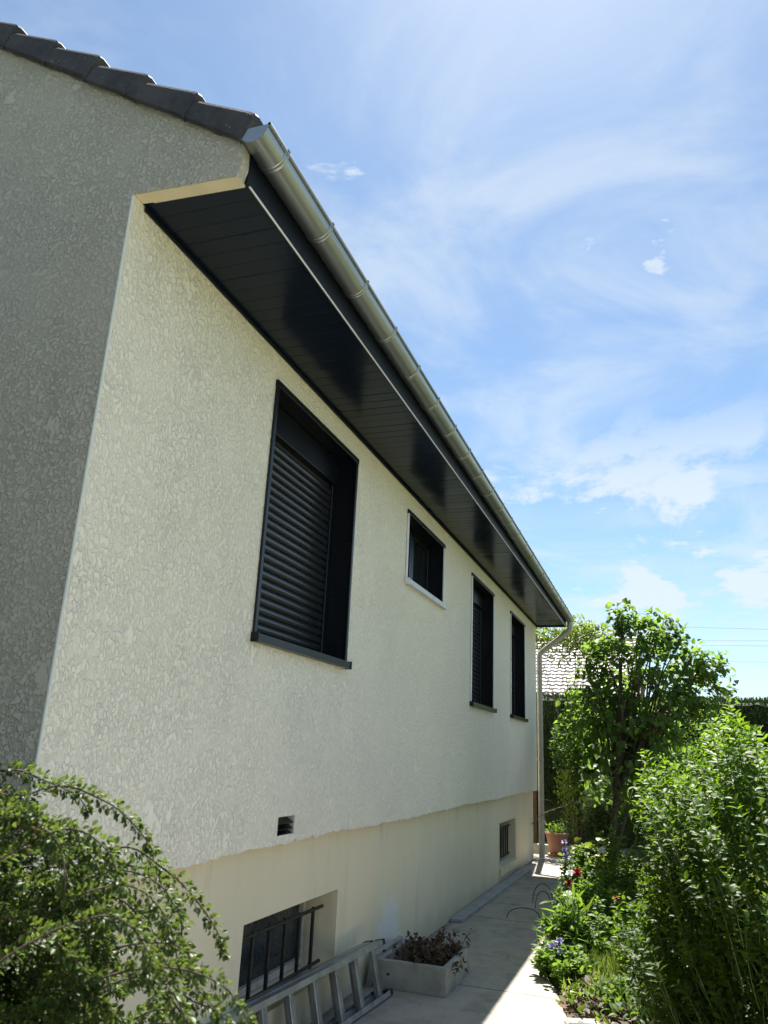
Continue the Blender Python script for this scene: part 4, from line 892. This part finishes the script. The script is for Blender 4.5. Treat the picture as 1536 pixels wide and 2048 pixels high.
# withered leaves on the ground at the near end of the bed
lt = thing('dry_leaf_litter', (1.55, 6.1, 0.0), 'patch of dry curled leaves on the soil near the edging stones', 'leaves'); n = 900
P = np.stack([rng.normal(1.62, .13, n), rng.normal(6.12, .2, n), np.abs(rng.normal(.03, .03, n))], 1)
foliage(lt, P, rnd(n) * (1, 1, .5), rnd(n) * .6 + (0, 0, 1), rng.uniform(.03, .06, n), rng.random(n), T_ROUND, 'leaf_dead', 0, name='leaves')
n = 420; P = np.stack([rng.normal(1.66, .14, n), rng.normal(6.0, .18, n), rng.uniform(.02, .14, n)], 1)
foliage(lt, P, rnd(n) + (0, 0, .5), rnd(n) * .6 + (0, 0, 1), rng.uniform(.04, .065, n), rng.random(n), T_OVAL, 'leaf_bed', 0, name='weeds')
# flowers
def bloom(t, p, size, mat, layers=3, petals=7, name='flower'):
    P, D, U, S, Vv = [], [], [], [], []; ax = norm(np.array([rng.normal(-.2, .3), -.6, .8]))
    a = norm(np.cross(ax, (1, .2, .1))); b = np.cross(ax, a)
    for l in range(layers):
        for k in range(petals):
            an = 2 * math.pi * (k + .5 * l) / petals + rng.normal(0, .15); s = math.cos(an) * a + math.sin(an) * b; op = (l + .4) / layers
            P.append(np.array(p) + s * size * .06); D.append(s * op + ax * (1.05 - op)); U.append(ax - s * .3); S.append(size * (.42 + .14 * op)); Vv.append(rng.random())
    P, D, U, S, Vv = map(np.array, (P, D, U, S, Vv)); c = P.mean(0)
    return link(bpy.data.objects.new(name, leaf_mesh(name, P, D, U, S, Vv, T_PETAL, mat, c)), Vector(c), t)
def stalk(t, p):
    tubes('stalk', [bez((p[0] + rng.normal(0, .04), p[1] + .03, 0), (p[0], p[1] + .05, p[2] * .6), p, 7)], [.003], 'green_stem', t, 5)
for p, s in (((1.235, 7.5, .625), .070), ((1.155, 7.55, .53), .050)): bloom(rose, p, s, 'rose_red', 4, 8, 'rose_flower'); stalk(rose, p)
bloom(rose, (1.56, 7.4, .47), .05, 'rose_red', 3, 6, 'rose_flower')
for p in ((1.17, 7.32, .47), (1.205, 7.26, .415), (1.235, 7.20, .37), (1.155, 7.22, .31), (1.42, 7.9, .78), (1.16, 7.6, .60)): bloom(iris_w, p, .07, 'petal_white', 2, 6); stalk(iris_w, p)
for p in ((1.235, 7.05, .265), (1.21, 6.98, .185), (1.25, 7.1, .30)): bloom(iris_b, p, .075, 'petal_blue', 2, 6); stalk(iris_b, p)
for p in ((0.955, 9.0, .72), (0.965, 8.95, .66), (0.985, 8.9, .58), (0.975, 8.95, .61)): bloom(iris_f, p, .06, 'petal_blue', 2, 5); stalk(iris_f, p)
for p in ((1.12, 6.66, .20), (1.17, 6.70, .23), (1.19, 6.62, .18), (1.14, 6.72, .17)): bloom(iris_p, p, .06, 'petal_blue', 2, 6); stalk(iris_p, p)
# grass: sunny patch in the bed and tufts behind
n = 15000; gxx = np.concatenate([rng.normal(1.66, .17, 7000), rng.uniform(1.0, 3.6, 8000)]); gyy = np.concatenate([rng.normal(7.15, .30, 7000), rng.uniform(7.6, 13.5, 8000)])
P = np.stack([gxx, gyy, np.full(n, -.01)], 1)
gme = leaf_mesh('lawn_grass', P, rnd(n, .35) + (0, 0, 1), rnd(n), rng.uniform(.08, .20, n), rng.random(n), T_BLADE, 'grass', np.array([1.66, 7.2, 0]))
tag(link(bpy.data.objects.new('lawn_grass', gme), Vector((1.66, 7.2, 0)), None), 'bright sunlit grass growing between the bed plants', 'grass', kind='stuff')

# ---- cotoneaster arching in from the left
co = thing('cotoneaster', (0.60, 1.40, 0.0), 'arching small-leaved cotoneaster with pink buds in the near left corner', 'bush')
S12 = np.array([(.45, 1.54), (.82, 1.520), (.955, 1.485), (1.14, 1.425), (1.245, 1.34), (1.29, 1.22), (1.34, 1.10)]); S16 = np.array([(-.05, 1.53), (.43, 1.50), (.60, 1.455), (.85, 1.375), (0.99, 1.26), (1.05, 1.10), (1.11, .94)])
br = []
for k in range(115):
    y = rng.uniform(1.08, 1.55); f = (y - 1.2) / .4; SI = S12 + f * (S16 - S12)
    u = rng.uniform(.0, .97) ** .85; xe = np.interp(u, np.linspace(0, 1, 7), SI[:, 0]); ze = np.interp(u, np.linspace(0, 1, 7), SI[:, 1])
    depth = abs(rng.normal(0, .17)) + .10; xe -= depth * .6 * u + .05 * u; ze -= depth + .03
    if ze < .75: continue
    b = np.array([rng.uniform(.25, .85), rng.uniform(1.2, 1.55), rng.uniform(.55, .85)]); ap = np.array([b[0] * .5 + xe * .5, (b[1] + y) / 2, ze + rng.uniform(.10, .24)])
    ap[2] = min(ap[2], np.interp(ap[0], SI[:, 0], SI[:, 1]) + .02)
    br.append(bez(b, ap, (xe, y, ze), 14))
def px(pts): return np.array(pts)
hand = [[(0.853, 1.332, 1.238), (1.008, 1.332, 1.372), (1.112, 1.347, 1.343), (1.175, 1.362, 1.297), (1.219, 1.376, 1.246), (1.234, 1.384, 1.205)],
        [(0.831, 1.317, 1.164), (1.008, 1.317, 1.29), (1.112, 1.317, 1.249), (1.168, 1.317, 1.186), (1.208, 1.317, 1.153), (1.275, 1.317, 1.138), (1.312, 1.317, 1.083)],
        [(0.964, 1.347, 1.342), (1.082, 1.362, 1.334), (1.134, 1.376, 1.272), (1.145, 1.384, 1.216), (1.171, 1.391, 1.157), (1.223, 1.391, 1.12)],
        [(0.557, 1.258, 1.372), (0.764, 1.258, 1.497), (0.89, 1.258, 1.486), (0.964, 1.258, 1.464), (0.994, 1.258, 1.438)],
        [(0.668, 1.221, 1.334), (0.905, 1.228, 1.475), (1.038, 1.236, 1.464), (1.112, 1.243, 1.423), (1.149, 1.258, 1.379)],
        [(1.038, 1.295, 1.135), (1.149, 1.295, 1.172), (1.245, 1.302, 1.105), (1.319, 1.302, 1.046), (1.356, 1.302, 0.987)]]
br += [catmull(h, 5) for h in hand]
for k in range(52):
    y = rng.uniform(1.05, 1.5); f = (y - 1.2) / .4; SI = S12 + f * (S16 - S12); u = (k + rng.random()) / 52 * .98
    if u > .5 and k % 5 not in (0, 2): continue
    ax_, az_ = np.interp(u, np.linspace(0, 1, 7), SI[:, 0]) - .05 * u, np.interp(u, np.linspace(0, 1, 7), SI[:, 1]) - abs(rng.normal(0, .05)) - .05
    l = rng.uniform(.16, .34); dn = rng.uniform(.25, 1.0) * (.4 + .6 * u)
    st = np.array([ax_ - l * .9, y + rng.normal(0, .04), az_ - l * rng.uniform(.45, .8)]); en = np.array([ax_ + l * rng.uniform(.35, .6) * (1 - .4 * dn), y + rng.normal(0, .05), az_ - l * dn * .7])
    br.append(catmull([st, (st + (ax_, y, az_)) / 2 + (0, 0, .035), (ax_, y, az_), (np.array([ax_, y, az_]) + en) / 2 + (l * .08, 0, .02), en], 5))
P, D, U, S, Vv, paths, rad = [], [], [], [], [], [], []
for c in br:
    c = np.asarray(c); m = len(c); paths.append(c); rad.append(np.linspace(.0025, .0009, m)); acc = np.concatenate([[0], np.cumsum(np.linalg.norm(np.diff(c, axis=0), axis=1))]); L = acc[-1]
    n = int(L * 850)
    s = L * (1 - .88 * rng.random(n) ** 1.1)
    f = np.stack([np.interp(s, acc, c[:, i]) for i in range(3)], 1); tg = norm(np.stack([np.interp(np.minimum(L, s + .02), acc, c[:, i]) - np.interp(np.maximum(0, s - .02), acc, c[:, i]) for i in range(3)], 1))
    o = rnd(n); o -= (o * tg).sum(1, keepdims=True) * tg; o = norm(o); wdt = .0135 * np.sqrt(np.clip((L - s) / .12 + .15, 0, 1))
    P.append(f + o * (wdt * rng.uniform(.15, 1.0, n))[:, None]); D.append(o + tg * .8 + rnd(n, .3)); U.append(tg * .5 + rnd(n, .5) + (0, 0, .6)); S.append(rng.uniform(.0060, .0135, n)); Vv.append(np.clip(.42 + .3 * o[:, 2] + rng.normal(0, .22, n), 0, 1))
P, D, U, S, Vv = map(np.concatenate, (P, D, U, S, Vv))
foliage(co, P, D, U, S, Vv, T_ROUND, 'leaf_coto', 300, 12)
tubes('branches', paths, rad, 'bark', co, 5, 'stuff')
tubes('main_stems', [bez((0.6 + rng.normal(0, .06), 1.4 + rng.normal(0, .05), -.05), (0.6, 1.4, .4), (rng.uniform(.25, .85), rng.uniform(1.2, 1.55), .8), 8) for _ in range(16)], [np.linspace(.012, .005, 8)] * 16, 'bark', co, 6)
n = 6500; pts = np.stack([rng.uniform(.1, 1.18, n), rng.uniform(1.2, 1.6, n), rng.uniform(.6, 1.38, n)], 1); keep = pts[:, 2] < np.interp(pts[:, 0] + (pts[:, 1] - 1.4) * .9, [.1, .6, .9, 1.1, 1.3], [1.36, 1.28, 1.10, .88, .65]); pts = pts[keep]; n = len(pts)
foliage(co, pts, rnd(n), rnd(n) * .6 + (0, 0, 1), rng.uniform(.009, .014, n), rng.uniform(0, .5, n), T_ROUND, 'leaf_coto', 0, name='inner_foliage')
# buds in small clusters
bm = bmesh.new()
for k in range(110):
    i = rng.integers(len(P)); c = P[i]
    for q in range(rng.integers(2, 6)):
        r = bmesh.ops.create_icosphere(bm, subdivisions=1, radius=rng.uniform(.0022, .0034)); off = c + rnd(1, .005)[0]
        for v in r['verts']: v.co += Vector(off)
tag(from_bm('flower_buds', bm, 'bud', co, True), kind='stuff')
